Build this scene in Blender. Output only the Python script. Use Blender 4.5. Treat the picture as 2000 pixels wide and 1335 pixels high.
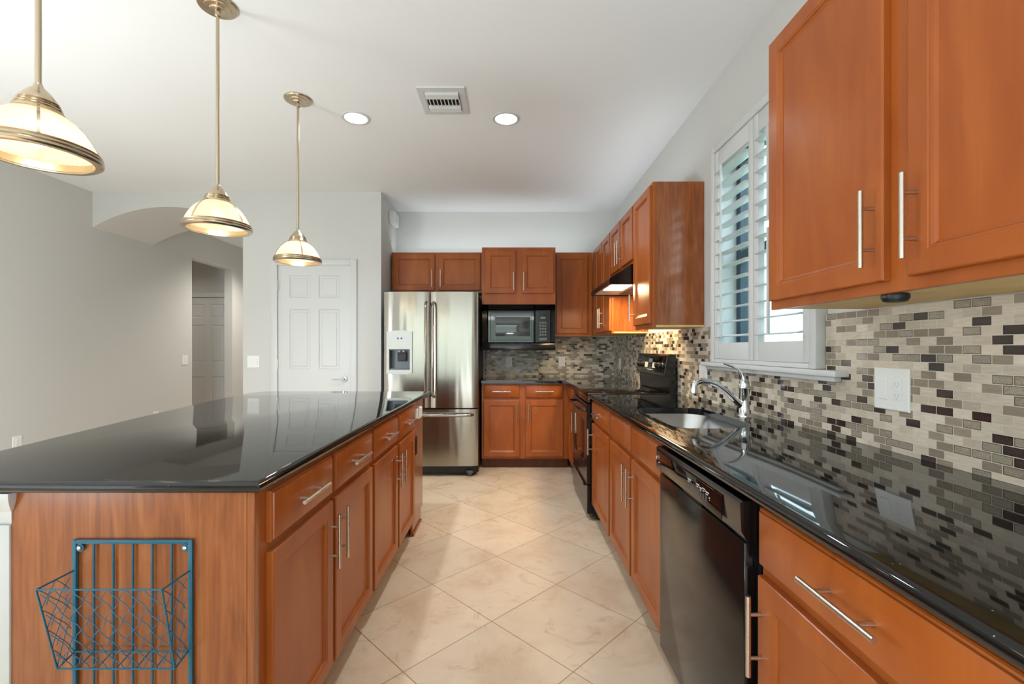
import bpy, bmesh, math
from math import sin, cos, pi, radians, sqrt
from mathutils import Vector, Matrix

S = bpy.context.scene
COL = S.collection
for o in list(bpy.data.objects):
    bpy.data.objects.remove(o)

def lin(c):
    c = c / 255.0
    return c / 12.92 if c <= 0.04045 else ((c + 0.055) / 1.055) ** 2.4
def rgb(r, g, b):
    return (lin(r), lin(g), lin(b), 1.0)

# ------------------------------------------------------------------ camera
CAMZ, F = 1.241, 895.0
cam = bpy.data.cameras.new('camera')
cam_o = bpy.data.objects.new('camera', cam)
COL.objects.link(cam_o)
cam_o.location = (0, 0, CAMZ)
cam_o.rotation_euler = (pi / 2, 0, 0)
cam.sensor_width = 36.0
cam.lens = F / 2000 * 36.0
cam.shift_x = 3 / 2000
cam.shift_y = 12.5 / 2000
cam.clip_start = 0.05
S.camera = cam_o

# ------------------------------------------------------------------ colour management
S.view_settings.view_transform = 'Standard'
S.view_settings.look = 'None'
S.view_settings.gamma = 1.0
S.view_settings.use_curve_mapping = False
S.view_settings.exposure = 0.62

# ------------------------------------------------------------------ sky
W = bpy.data.worlds.new('sky')
S.world = W
W.use_nodes = True
nt = W.node_tree
nt.nodes.clear()
wo = nt.nodes.new('ShaderNodeOutputWorld')
bg = nt.nodes.new('ShaderNodeBackground')
tc = nt.nodes.new('ShaderNodeTexCoord')
sep = nt.nodes.new('ShaderNodeSeparateXYZ')
rmp = nt.nodes.new('ShaderNodeValToRGB')
nt.links.new(tc.outputs['Generated'], sep.inputs[0])
nt.links.new(sep.outputs['Z'], rmp.inputs[0])
rmp.color_ramp.elements[0].position = 0.0
rmp.color_ramp.elements[0].color = (0.92, 0.97, 1.0, 1)
rmp.color_ramp.elements[1].position = 0.7
rmp.color_ramp.elements[1].color = (0.62, 0.80, 1.0, 1)
nt.links.new(rmp.outputs[0], bg.inputs[0])
bg.inputs[1].default_value = 4.0
nt.links.new(bg.outputs[0], wo.inputs[0])

# ------------------------------------------------------------------ daylight, room lamps and added fill lights
def area(name, loc, rot, sx, sy, power, col, spread=pi):
    l = bpy.data.lights.new(name, 'AREA')
    l.shape = 'RECTANGLE'
    l.size, l.size_y, l.energy, l.color, l.spread = sx, sy, power, col, spread
    o = bpy.data.objects.new(name, l)
    COL.objects.link(o)
    o.location, o.rotation_euler = loc, rot
    return o
# daylight entering by the glass doors behind the camera and the living-room window
area('daylight_glass_door', (-1.3, -4.35, 1.25), (radians(90), 0, 0), 4.0, 2.2, 38, (0.86, 0.94, 1.0))
area('daylight_living_window', (-4.15, -1.6, 1.45), (radians(90), 0, radians(-90)), 2.8, 1.9, 18, (0.86, 0.94, 1.0))
# low fill lights without fittings, added to brighten the ceiling
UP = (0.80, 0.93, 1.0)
area('ceiling_fill', (-3.0, -1.2, 0.35), (radians(180), 0, 0), .8, .8, 28, UP)
area('ceiling_fill', (-0.3, -1.0, 0.35), (radians(180), 0, 0), .8, .8, 30, UP)
# sun outside, standing behind the house and lighting the neighbouring wall
l = bpy.data.lights.new('sun', 'SUN')
l.energy, l.color, l.angle = 3.5, (1.0, 0.97, 0.92), radians(1)
o = bpy.data.objects.new('sun', l)
COL.objects.link(o)
o.rotation_euler = Vector((0.62, -0.10, -0.78)).to_track_quat('-Z', 'Y').to_euler()
# unseen point fill left of the island, added to lift walls and ceiling
l = bpy.data.lights.new('left_fill', 'POINT')
l.energy, l.color, l.shadow_soft_size = 70, (0.86, 0.94, 1.0), 0.25
o = bpy.data.objects.new('left_fill', l)
COL.objects.link(o)
o.location = (-2.7, 1.4, 1.02)
# unseen strip fills above the wall cabinets, added for the far ceiling
area('cabinet_top_fill', (-0.2, 5.10, 2.32), (radians(150), 0, 0), 2.1, .05, 1.8, UP)
area('cabinet_top_fill', (1.05, 3.95, 2.32), (radians(180), radians(-30), 0), .05, 2.0, 1.8, UP)
area('cabinet_top_fill', (1.05, 1.05, 2.32), (radians(180), radians(-30), 0), .05, .9, 0.9, UP)

def spot(name, loc, power, col, ang=140, rad=0.07):
    l = bpy.data.lights.new(name, 'SPOT')
    l.energy, l.color, l.spot_size, l.spot_blend, l.shadow_soft_size = power, col, radians(ang), 0.9, rad
    o = bpy.data.objects.new(name, l)
    COL.objects.link(o)
    o.location = loc
    return o
WARM = (1.0, 0.86, 0.68)
# downlights of the living area behind the camera, same fittings as the two in the picture
for i, p in enumerate([(-1.07, 0.9), (-0.03, 0.9), (-2.6, -1.6), (-0.4, -1.6)]):
    spot('downlight_lamp', (p[0], p[1], 2.80), 4, (0.90, 0.96, 1.0))
spot('hall_lamp', (-3.45, 6.7, 2.78), 85, (1.0, 0.95, 0.88))
spot('bedroom_fill', (-5.0, 6.3, 2.78), 22, (1.0, 0.93, 0.84))  # unseen fill, added to brighten the door beyond the hall

# ------------------------------------------------------------------ materials
def newmat(name):
    m = bpy.data.materials.new(name)
    m.use_nodes = True
    return m, m.node_tree, m.node_tree.nodes['Principled BSDF']

def P(name, col, rough=0.5, metal=0.0, spec=0.5, coat=0.0, emit=None, estr=0.0, trans=0.0, aniso=0.0, bump=0.0, bscale=60.0):
    m, t, b = newmat(name)
    b.inputs['Base Color'].default_value = col
    b.inputs['Roughness'].default_value = rough
    b.inputs['Metallic'].default_value = metal
    b.inputs['Specular IOR Level'].default_value = spec
    b.inputs['Coat Weight'].default_value = coat
    b.inputs['Coat Roughness'].default_value = 0.12
    b.inputs['Transmission Weight'].default_value = trans
    if emit:
        b.inputs['Emission Color'].default_value = emit
        b.inputs['Emission Strength'].default_value = estr
    # a faint procedural unevenness on every surface
    co = t.nodes.new('ShaderNodeTexCoord')
    n = t.nodes.new('ShaderNodeTexNoise')
    n.inputs['Scale'].default_value = bscale
    n.inputs['Detail'].default_value = 3
    t.links.new(co.outputs['Object'], n.inputs['Vector'])
    if bump > 0:
        bp = t.nodes.new('ShaderNodeBump')
        bp.inputs['Strength'].default_value = bump
        bp.inputs['Distance'].default_value = 0.002
        t.links.new(n.outputs['Fac'], bp.inputs['Height'])
        t.links.new(bp.outputs[0], b.inputs['Normal'])
    else:
        mr = t.nodes.new('ShaderNodeMapRange')
        mr.inputs['To Min'].default_value = max(0.0, rough - 0.02)
        mr.inputs['To Max'].default_value = rough + 0.02
        t.links.new(n.outputs['Fac'], mr.inputs['Value'])
        t.links.new(mr.outputs[0], b.inputs['Roughness'])
    if aniso:
        b.inputs['Anisotropic'].default_value = aniso
    return m

def ramp(t, stops, interp='LINEAR'):
    r = t.nodes.new('ShaderNodeValToRGB')
    r.color_ramp.interpolation = interp
    e = r.color_ramp.elements
    while len(e) > 1:
        e.remove(e[-1])
    e[0].position, e[0].color = stops[0]
    for p, c in stops[1:]:
        k = e.new(p)
        k.color = c
    return r

def wood(name, dark, mid, light, sc=(9, 9, 0.9), rough=0.32, coat=0.12, fine=0.25, warp=0.6):
    m, t, b = newmat(name)
    co = t.nodes.new('ShaderNodeTexCoord')
    mp = t.nodes.new('ShaderNodeMapping')
    mp.inputs['Scale'].default_value = sc
    n1 = t.nodes.new('ShaderNodeTexNoise')
    n1.inputs['Scale'].default_value = 1.0
    n1.inputs['Detail'].default_value = 5
    n1.inputs['Distortion'].default_value = warp
    mp2 = t.nodes.new('ShaderNodeMapping')
    mp2.inputs['Scale'].default_value = (140, 140, 5)
    n2 = t.nodes.new('ShaderNodeTexNoise')
    n2.inputs['Scale'].default_value = 1.0
    n2.inputs['Detail'].default_value = 4
    t.links.new(co.outputs['Object'], mp.inputs[0])
    t.links.new(co.outputs['Object'], mp2.inputs[0])
    t.links.new(mp.outputs[0], n1.inputs['Vector'])
    t.links.new(mp2.outputs[0], n2.inputs['Vector'])
    mx = t.nodes.new('ShaderNodeMix')
    mx.data_type = 'FLOAT'
    mx.inputs[0].default_value = fine
    t.links.new(n1.outputs['Fac'], mx.inputs[2])
    t.links.new(n2.outputs['Fac'], mx.inputs[3])
    r = ramp(t, [(0.30, dark), (0.5, mid), (0.72, light)])
    t.links.new(mx.outputs[0], r.inputs[0])
    t.links.new(r.outputs[0], b.inputs['Base Color'])
    b.inputs['Roughness'].default_value = rough
    b.inputs['Coat Weight'].default_value = coat
    b.inputs['Coat Roughness'].default_value = 0.18
    b.inputs['IOR'].default_value = 1.36
    return m

M = {}
M['wall'] = P('wall_paint', rgb(203, 202, 198), 0.75, bump=0.06, bscale=220)
M['ceil'] = P('ceiling_paint', rgb(232, 233, 233), 0.85, bump=0.08, bscale=160)
M['white'] = P('white_trim_paint', rgb(206, 207, 205), 0.4)
M['plate'] = P('white_plastic', rgb(232, 232, 229), 0.35)
M['cab'] = wood('cherry_stained_maple', rgb(146, 72, 25), rgb(157, 81, 30), rgb(168, 92, 37), sc=(7, 7, 1.8), fine=0.12, warp=1.2)
M['oak'] = wood('cherry_stained_oak_veneer', rgb(118, 60, 25), rgb(145, 80, 38), rgb(172, 104, 57), sc=(20, 20, 2.6), rough=0.22, coat=0.6, fine=0.35, warp=1.6)
M['toe'] = wood('toe_kick_wood', rgb(90, 46, 26), rgb(102, 54, 32), rgb(114, 62, 38), rough=0.45, coat=0.1)
M['maple'] = wood('raw_maple', rgb(214, 178, 112), rgb(224, 190, 124), rgb(232, 202, 140), rough=0.5, coat=0.0)
M['nickel'] = P('brushed_nickel', rgb(206, 198, 186), 0.28, 1.0)
M['champagne'] = P('brushed_champagne_nickel', rgb(194, 177, 152), 0.22, 1.0)
M['chrome'] = P('chrome', rgb(214, 218, 222), 0.07, 1.0)
M['black'] = P('black_enamel', rgb(15, 15, 17), 0.16, coat=0.0)
M['blackmat'] = P('matt_black_plastic', rgb(16, 16, 17), 0.45)
M['blackglass'] = P('black_glass', rgb(8, 8, 9), 0.03, spec=0.7)
M['darkgap'] = P('dark_recess', rgb(10, 10, 10), 0.8)
M['grey'] = P('grey_plastic', rgb(196, 200, 196), 0.4)
M['midgrey'] = P('grey_metal', rgb(92, 96, 100), 0.35, 0.6)
M['mark'] = P('pale_print', rgb(196, 196, 196), 0.5)
M['blue'] = P('blue_print', rgb(50, 70, 150), 0.4)
M['teal'] = P('teal_painted_steel', rgb(12, 92, 118), 0.35)
M['wire'] = P('blue_grey_wire', rgb(48, 96, 122), 0.4)
M['bronze'] = P('dark_window_frame', rgb(46, 66, 80), 0.4)
M['sinksteel'] = P('sink_steel', rgb(196, 198, 200), 0.24, 1.0)
M['lamp'] = P('lamp_lens', rgb(255, 250, 240), 0.4, emit=(1.0, 0.96, 0.9, 1), estr=4.0)
M['hoodlens'] = P('hood_lamp_lens', rgb(255, 235, 200), 0.4, emit=(1.0, 0.82, 0.52, 1), estr=9.0)
M['bulb'] = P('frosted_bulb', rgb(255, 240, 215), 0.4, emit=(1.0, 0.86, 0.62, 1), estr=3.5)
M['display'] = P('clock_display', rgb(20, 22, 24), 0.2, emit=(0.75, 0.85, 0.9, 1), estr=0.12)

def stainless():
    m, t, b = newmat('stainless_steel')
    b.inputs['Base Color'].default_value = rgb(166, 161, 152)
    b.inputs['Metallic'].default_value = 1.0
    b.inputs['Roughness'].default_value = 0.24
    b.inputs['Anisotropic'].default_value = 0.45
    b.inputs['Anisotropic Rotation'].default_value = 0.25
    tg = t.nodes.new('ShaderNodeTangent')
    tg.direction_type = 'RADIAL'
    tg.axis = 'Z'
    t.links.new(tg.outputs[0], b.inputs['Tangent'])
    co = t.nodes.new('ShaderNodeTexCoord')
    mp = t.nodes.new('ShaderNodeMapping')
    mp.inputs['Scale'].default_value = (2, 2, 700)
    n = t.nodes.new('ShaderNodeTexNoise')
    n.inputs['Scale'].default_value = 1
    t.links.new(co.outputs['Object'], mp.inputs[0])
    t.links.new(mp.outputs[0], n.inputs['Vector'])
    mr = t.nodes.new('ShaderNodeMapRange')
    mr.inputs['To Min'].default_value = 0.15
    mr.inputs['To Max'].default_value = 0.22
    t.links.new(n.outputs['Fac'], mr.inputs['Value'])
    t.links.new(mr.outputs[0], b.inputs['Roughness'])
    # faint vertical waviness of the sheet
    mp2 = t.nodes.new('ShaderNodeMapping')
    mp2.inputs['Scale'].default_value = (9, 9, 0.9)
    n2 = t.nodes.new('ShaderNodeTexNoise')
    n2.inputs['Scale'].default_value = 1
    n2.inputs['Detail'].default_value = 1
    t.links.new(co.outputs['Object'], mp2.inputs[0])
    t.links.new(mp2.outputs[0], n2.inputs['Vector'])
    bp = t.nodes.new('ShaderNodeBump')
    bp.inputs['Strength'].default_value = 0.5
    bp.inputs['Distance'].default_value = 0.012
    t.links.new(n2.outputs['Fac'], bp.inputs['Height'])
    t.links.new(bp.outputs[0], b.inputs['Normal'])
    return m
M['steel'] = stainless()

def granite():
    m, t, b = newmat('black_granite')
    co = t.nodes.new('ShaderNodeTexCoord')
    v = t.nodes.new('ShaderNodeTexVoronoi')
    v.inputs['Scale'].default_value = 95
    t.links.new(co.outputs['Object'], v.inputs['Vector'])
    lt = t.nodes.new('ShaderNodeMath')
    lt.operation = 'LESS_THAN'
    lt.inputs[1].default_value = 0.10
    t.links.new(v.outputs['Distance'], lt.inputs[0])
    sp = t.nodes.new('ShaderNodeSeparateColor')
    t.links.new(v.outputs['Color'], sp.inputs[0])
    gt = t.nodes.new('ShaderNodeMath')
    gt.operation = 'GREATER_THAN'
    gt.inputs[1].default_value = 0.93
    t.links.new(sp.outputs[0], gt.inputs[0])
    mu = t.nodes.new('ShaderNodeMath')
    mu.operation = 'MULTIPLY'
    t.links.new(lt.outputs[0], mu.inputs[0])
    t.links.new(gt.outputs[0], mu.inputs[1])
    mx = t.nodes.new('ShaderNodeMix')
    mx.data_type = 'RGBA'
    mx.inputs[6].default_value = rgb(16, 17, 17)
    mx.inputs[7].default_value = rgb(150, 150, 145)
    t.links.new(mu.outputs[0], mx.inputs[0])
    t.links.new(mx.outputs[2], b.inputs['Base Color'])
    b.inputs['Roughness'].default_value = 0.035
    b.inputs['IOR'].default_value = 1.55
    return m
M['granite'] = granite()

def mosaic(name, ax):
    m, t, b = newmat(name)
    co = t.nodes.new('ShaderNodeTexCoord')
    se = t.nodes.new('ShaderNodeSeparateXYZ')
    cb = t.nodes.new('ShaderNodeCombineXYZ')
    t.links.new(co.outputs['Object'], se.inputs[0])
    t.links.new(se.outputs[ax], cb.inputs[0])
    t.links.new(se.outputs['Z'], cb.inputs[1])
    def brick(mortar):
        k = t.nodes.new('ShaderNodeTexBrick')
        k.offset, k.offset_frequency, k.squash = 0.5, 2, 1.0
        k.inputs['Color1'].default_value = (0, 0, 0, 1)
        k.inputs['Color2'].default_value = (1, 1, 1, 1)
        k.inputs['Mortar'].default_value = (0, 0, 0, 1)
        k.inputs['Scale'].default_value = 1.0
        k.inputs['Mortar Size'].default_value = mortar
        k.inputs['Mortar Smooth'].default_value = 0.0
        k.inputs['Brick Width'].default_value = 0.0500
        k.inputs['Row Height'].default_value = 0.0245
        t.links.new(cb.outputs[0], k.inputs['Vector'])
        return k
    k = brick(0.0011)
    k2 = brick(0.0032)
    # row and column of each tile, then a random value for it
    def mth(op, a_, b_=None):
        q = t.nodes.new('ShaderNodeMath')
        q.operation = op
        for i_, v_ in enumerate((a_, b_)):
            if v_ is None:
                continue
            if isinstance(v_, (int, float)):
                q.inputs[i_].default_value = v_
            else:
                t.links.new(v_, q.inputs[i_])
        return q.outputs[0]
    row = mth('FLOOR', mth('DIVIDE', se.outputs['Z'], 0.0245))
    odd = mth('FLOORED_MODULO', row, 2.0)
    off = mth('MULTIPLY', mth('SUBTRACT', 1.0, odd), 0.025)
    coln = mth('FLOOR', mth('DIVIDE', mth('ADD', se.outputs[ax], off), 0.05))
    ci = t.nodes.new('ShaderNodeCombineXYZ')
    t.links.new(coln, ci.inputs[0])
    t.links.new(row, ci.inputs[1])
    wn = t.nodes.new('ShaderNodeTexWhiteNoise')
    wn.noise_dimensions = '2D'
    t.links.new(ci.outputs[0], wn.inputs['Vector'])
    # kinds of tile by the random value of each brick
    kind = ramp(t, [(0.0, rgb(208, 196, 177)), (0.13, rgb(150, 137, 121)), (0.24, rgb(213, 202, 185)), (0.36, rgb(58, 46, 42)),
                    (0.44, rgb(192, 179, 160)), (0.54, rgb(141, 129, 113)), (0.65, rgb(150, 141, 126)), (0.83, rgb(205, 193, 175)), (0.94, rgb(64, 51, 46))], 'CONSTANT')
    t.links.new(wn.outputs['Value'], kind.inputs[0])
    # stone veining inside tiles
    mp = t.nodes.new('ShaderNodeMapping')
    mp.inputs['Scale'].default_value = (30, 150, 1)
    t.links.new(cb.outputs[0], mp.inputs[0])
    nz = t.nodes.new('ShaderNodeTexNoise')
    nz.inputs['Scale'].default_value = 1
    nz.inputs['Detail'].default_value = 4
    t.links.new(mp.outputs[0], nz.inputs['Vector'])
    vr = ramp(t, [(0.3, (0.86, 0.86, 0.86, 1)), (0.7, (1.08, 1.07, 1.06, 1))])
    t.links.new(nz.outputs['Fac'], vr.inputs[0])
    mul = t.nodes.new('ShaderNodeMix')
    mul.data_type = 'RGBA'
    mul.blend_type = 'MULTIPLY'
    mul.inputs[0].default_value = 1
    t.links.new(kind.outputs[0], mul.inputs[6])
    sc2 = t.nodes.new('ShaderNodeSeparateColor')
    t.links.new(wn.outputs['Color'], sc2.inputs[0])
    lum = t.nodes.new('ShaderNodeMapRange')
    lum.inputs['To Min'].default_value = 0.86
    lum.inputs['To Max'].default_value = 1.07
    t.links.new(sc2.outputs[1], lum.inputs['Value'])
    vm = t.nodes.new('ShaderNodeVectorMath')
    vm.operation = 'SCALE'
    t.links.new(vr.outputs[0], vm.inputs[0])
    t.links.new(lum.outputs[0], vm.inputs['Scale'])
    t.links.new(vm.outputs[0], mul.inputs[7])
    # crackle glass tiles: dark rim, mottled middle
    gl = ramp(t, [(0.0, (0, 0, 0, 1)), (0.36, (1, 1, 1, 1)), (0.44, (0, 0, 0, 1)), (0.65, (1, 1, 1, 1)), (0.83, (0, 0, 0, 1)), (0.94, (1, 1, 1, 1))], 'CONSTANT')
    t.links.new(wn.outputs['Value'], gl.inputs[0])
    rim = t.nodes.new('ShaderNodeMath')
    rim.operation = 'MULTIPLY'
    t.links.new(gl.outputs[0], rim.inputs[0])
    t.links.new(k2.outputs['Fac'], rim.inputs[1])
    drk = t.nodes.new('ShaderNodeMix')
    drk.data_type = 'RGBA'
    drk.blend_type = 'MULTIPLY'
    drk.inputs[7].default_value = (0.42, 0.38, 0.36, 1)
    t.links.new(rim.outputs[0], drk.inputs[0])
    t.links.new(mul.outputs[2], drk.inputs[6])
    vo = t.nodes.new('ShaderNodeTexVoronoi')
    vo.inputs['Scale'].default_value = 190
    vo.feature = 'DISTANCE_TO_EDGE'
    t.links.new(cb.outputs[0], vo.inputs['Vector'])
    cr = ramp(t, [(0.0, (1.25, 1.25, 1.22, 1)), (0.18, (0.92, 0.92, 0.92, 1))])
    t.links.new(vo.outputs['Distance'], cr.inputs[0])
    crk = t.nodes.new('ShaderNodeMix')
    crk.data_type = 'RGBA'
    crk.blend_type = 'MULTIPLY'
    t.links.new(gl.outputs[0], crk.inputs[0])
    t.links.new(drk.outputs[2], crk.inputs[6])
    t.links.new(cr.outputs[0], crk.inputs[7])
    fin = t.nodes.new('ShaderNodeMix')
    fin.data_type = 'RGBA'
    fin.inputs[7].default_value = rgb(204, 194, 178)
    t.links.new(k.outputs['Fac'], fin.inputs[0])
    t.links.new(crk.outputs[2], fin.inputs[6])
    t.links.new(fin.outputs[2], b.inputs['Base Color'])
    rr = t.nodes.new('ShaderNodeMapRange')
    rr.inputs['To Min'].default_value = 0.42
    rr.inputs['To Max'].default_value = 0.12
    t.links.new(gl.outputs[0], rr.inputs['Value'])
    t.links.new(rr.outputs[0], b.inputs['Roughness'])
    bp = t.nodes.new('ShaderNodeBump')
    bp.invert = True
    bp.inputs['Strength'].default_value = 0.5
    bp.inputs['Distance'].default_value = 0.001
    t.links.new(k.outputs['Fac'], bp.inputs['Height'])
    t.links.new(bp.outputs[0], b.inputs['Normal'])
    return m
M['tileR'] = mosaic('mosaic_tile_right', 'Y')
M['tileB'] = mosaic('mosaic_tile_back', 'X')

def floortile():
    m, t, b = newmat('travertine_floor_tile')
    co = t.nodes.new('ShaderNodeTexCoord')
    mp = t.nodes.new('ShaderNodeMapping')
    mp.inputs['Rotation'].default_value = (0, 0, radians(45))
    mp.inputs['Location'].default_value = (1.5344, -1.4142, 0)
    t.links.new(co.outputs['Object'], mp.inputs[0])
    k = t.nodes.new('ShaderNodeTexBrick')
    k.offset, k.squash = 0.0, 1.0
    k.inputs['Color1'].default_value = (0.93, 0.93, 0.93, 1)
    k.inputs['Color2'].default_value = (1.04, 1.03, 1.02, 1)
    k.inputs['Mortar'].default_value = (1, 1, 1, 1)
    k.inputs['Scale'].default_value = 1
    k.inputs['Mortar Size'].default_value = 0.0022
    k.inputs['Mortar Smooth'].default_value = 0.1
    k.inputs['Brick Width'].default_value = 0.4615
    k.inputs['Row Height'].default_value = 0.4615
    t.links.new(mp.outputs[0], k.inputs['Vector'])
    n1 = t.nodes.new('ShaderNodeTexNoise')
    n1.inputs['Scale'].default_value = 3.2
    n1.inputs['Detail'].default_value = 6
    n1.inputs['Roughness'].default_value = 0.62
    n1.inputs['Distortion'].default_value = 0.5
    t.links.new(co.outputs['Object'], n1.inputs['Vector'])
    r1 = ramp(t, [(0.30, rgb(202, 176, 148)), (0.47, rgb(217, 195, 168)), (0.62, rgb(222, 203, 178)), (0.75, rgb(210, 184, 155))])
    t.links.new(n1.outputs['Fac'], r1.inputs[0])
    n2 = t.nodes.new('ShaderNodeTexNoise')
    n2.inputs['Scale'].default_value = 5.5
    n2.inputs['Detail'].default_value = 8
    n2.inputs['Roughness'].default_value = 0.72
    n2.inputs['Distortion'].default_value = 1.4
    mo = t.nodes.new('ShaderNodeMapping')
    mo.inputs['Location'].default_value = (7.3, 2.1, 0)
    t.links.new(co.outputs['Object'], mo.inputs[0])
    t.links.new(mo.outputs[0], n2.inputs['Vector'])
    r2 = ramp(t, [(0.55, (0, 0, 0, 1)), (0.70, (1, 1, 1, 1))])
    t.links.new(n2.outputs['Fac'], r2.inputs[0])
    mx = t.nodes.new('ShaderNodeMix')
    mx.data_type = 'RGBA'
    mx.inputs[7].default_value = rgb(172, 136, 104)
    fm = t.nodes.new('ShaderNodeMath')
    fm.operation = 'MULTIPLY'
    fm.inputs[1].default_value = 0.6
    t.links.new(r2.outputs[0], fm.inputs[0])
    t.links.new(fm.outputs[0], mx.inputs[0])
    t.links.new(r1.outputs[0], mx.inputs[6])
    ml = t.nodes.new('ShaderNodeMix')
    ml.data_type = 'RGBA'
    ml.blend_type = 'MULTIPLY'
    ml.inputs[0].default_value = 1
    t.links.new(mx.outputs[2], ml.inputs[6])
    t.links.new(k.outputs['Color'], ml.inputs[7])
    fin = t.nodes.new('ShaderNodeMix')
    fin.data_type = 'RGBA'
    fin.inputs[7].default_value = rgb(158, 128, 98)
    t.links.new(k.outputs['Fac'], fin.inputs[0])
    t.links.new(ml.outputs[2], fin.inputs[6])
    t.links.new(fin.outputs[2], b.inputs['Base Color'])
    b.inputs['Roughness'].default_value = 0.38
    bp = t.nodes.new('ShaderNodeBump')
    bp.invert = True
    bp.inputs['Strength'].default_value = 0.4
    bp.inputs['Distance'].default_value = 0.002
    t.links.new(k.outputs['Fac'], bp.inputs['Height'])
    t.links.new(bp.outputs[0], b.inputs['Normal'])
    return m
M['floor'] = floortile()

def shade_glass():
    m, t, b = newmat('ribbed_frosted_glass')
    t.nodes.remove(b)
    out = t.nodes['Material Output']
    tr = t.nodes.new('ShaderNodeBsdfTranslucent')
    tr.inputs[0].default_value = (0.95, 0.9, 0.8, 1)
    gl = t.nodes.new('ShaderNodeBsdfPrincipled')
    gl.inputs['Base Color'].default_value = rgb(240, 228, 202)
    gl.inputs['Roughness'].default_value = 0.2
    em = t.nodes.new('ShaderNodeEmission')
    em.inputs[0].default_value = (1.0, 0.80, 0.50, 1)
    em.inputs[1].default_value = 0.07
    co = t.nodes.new('ShaderNodeTexCoord')
    n = t.nodes.new('ShaderNodeTexNoise')
    n.inputs['Scale'].default_value = 40
    t.links.new(co.outputs['Object'], n.inputs['Vector'])
    bp = t.nodes.new('ShaderNodeBump')
    bp.inputs['Strength'].default_value = 0.1
    bp.inputs['Distance'].default_value = 0.001
    t.links.new(n.outputs['Fac'], bp.inputs['Height'])
    t.links.new(bp.outputs[0], gl.inputs['Normal'])
    mx = t.nodes.new('ShaderNodeMixShader')
    mx.inputs[0].default_value = 0.55
    ad = t.nodes.new('ShaderNodeAddShader')
    t.links.new(gl.outputs[0], mx.inputs[1])
    t.links.new(tr.outputs[0], mx.inputs[2])
    tp = t.nodes.new('ShaderNodeBsdfTransparent')
    tp.inputs[0].default_value = (1.0, 0.96, 0.88, 1)
    m2 = t.nodes.new('ShaderNodeMixShader')
    m2.inputs[0].default_value = 0.30
    t.links.new(mx.outputs[0], m2.inputs[1])
    t.links.new(tp.outputs[0], m2.inputs[2])
    t.links.new(m2.outputs[0], ad.inputs[0])
    t.links.new(em.outputs[0], ad.inputs[1])
    t.links.new(ad.outputs[0], out.inputs[0])
    return m
M['shade'] = shade_glass()

def pane_glass():
    m, t, b = newmat('window_glass')
    t.nodes.remove(b)
    out = t.nodes['Material Output']
    tr = t.nodes.new('ShaderNodeBsdfTransparent')
    tr.inputs[0].default_value = (0.93, 0.97, 0.97, 1)
    gl = t.nodes.new('ShaderNodeBsdfGlossy')
    gl.inputs['Roughness'].default_value = 0.02
    mx = t.nodes.new('ShaderNodeMixShader')
    mx.inputs[0].default_value = 0.06
    t.links.new(tr.outputs[0], mx.inputs[1])
    t.links.new(gl.outputs[0], mx.inputs[2])
    t.links.new(mx.outputs[0], out.inputs[0])
    return m
M['pane'] = pane_glass()

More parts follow.
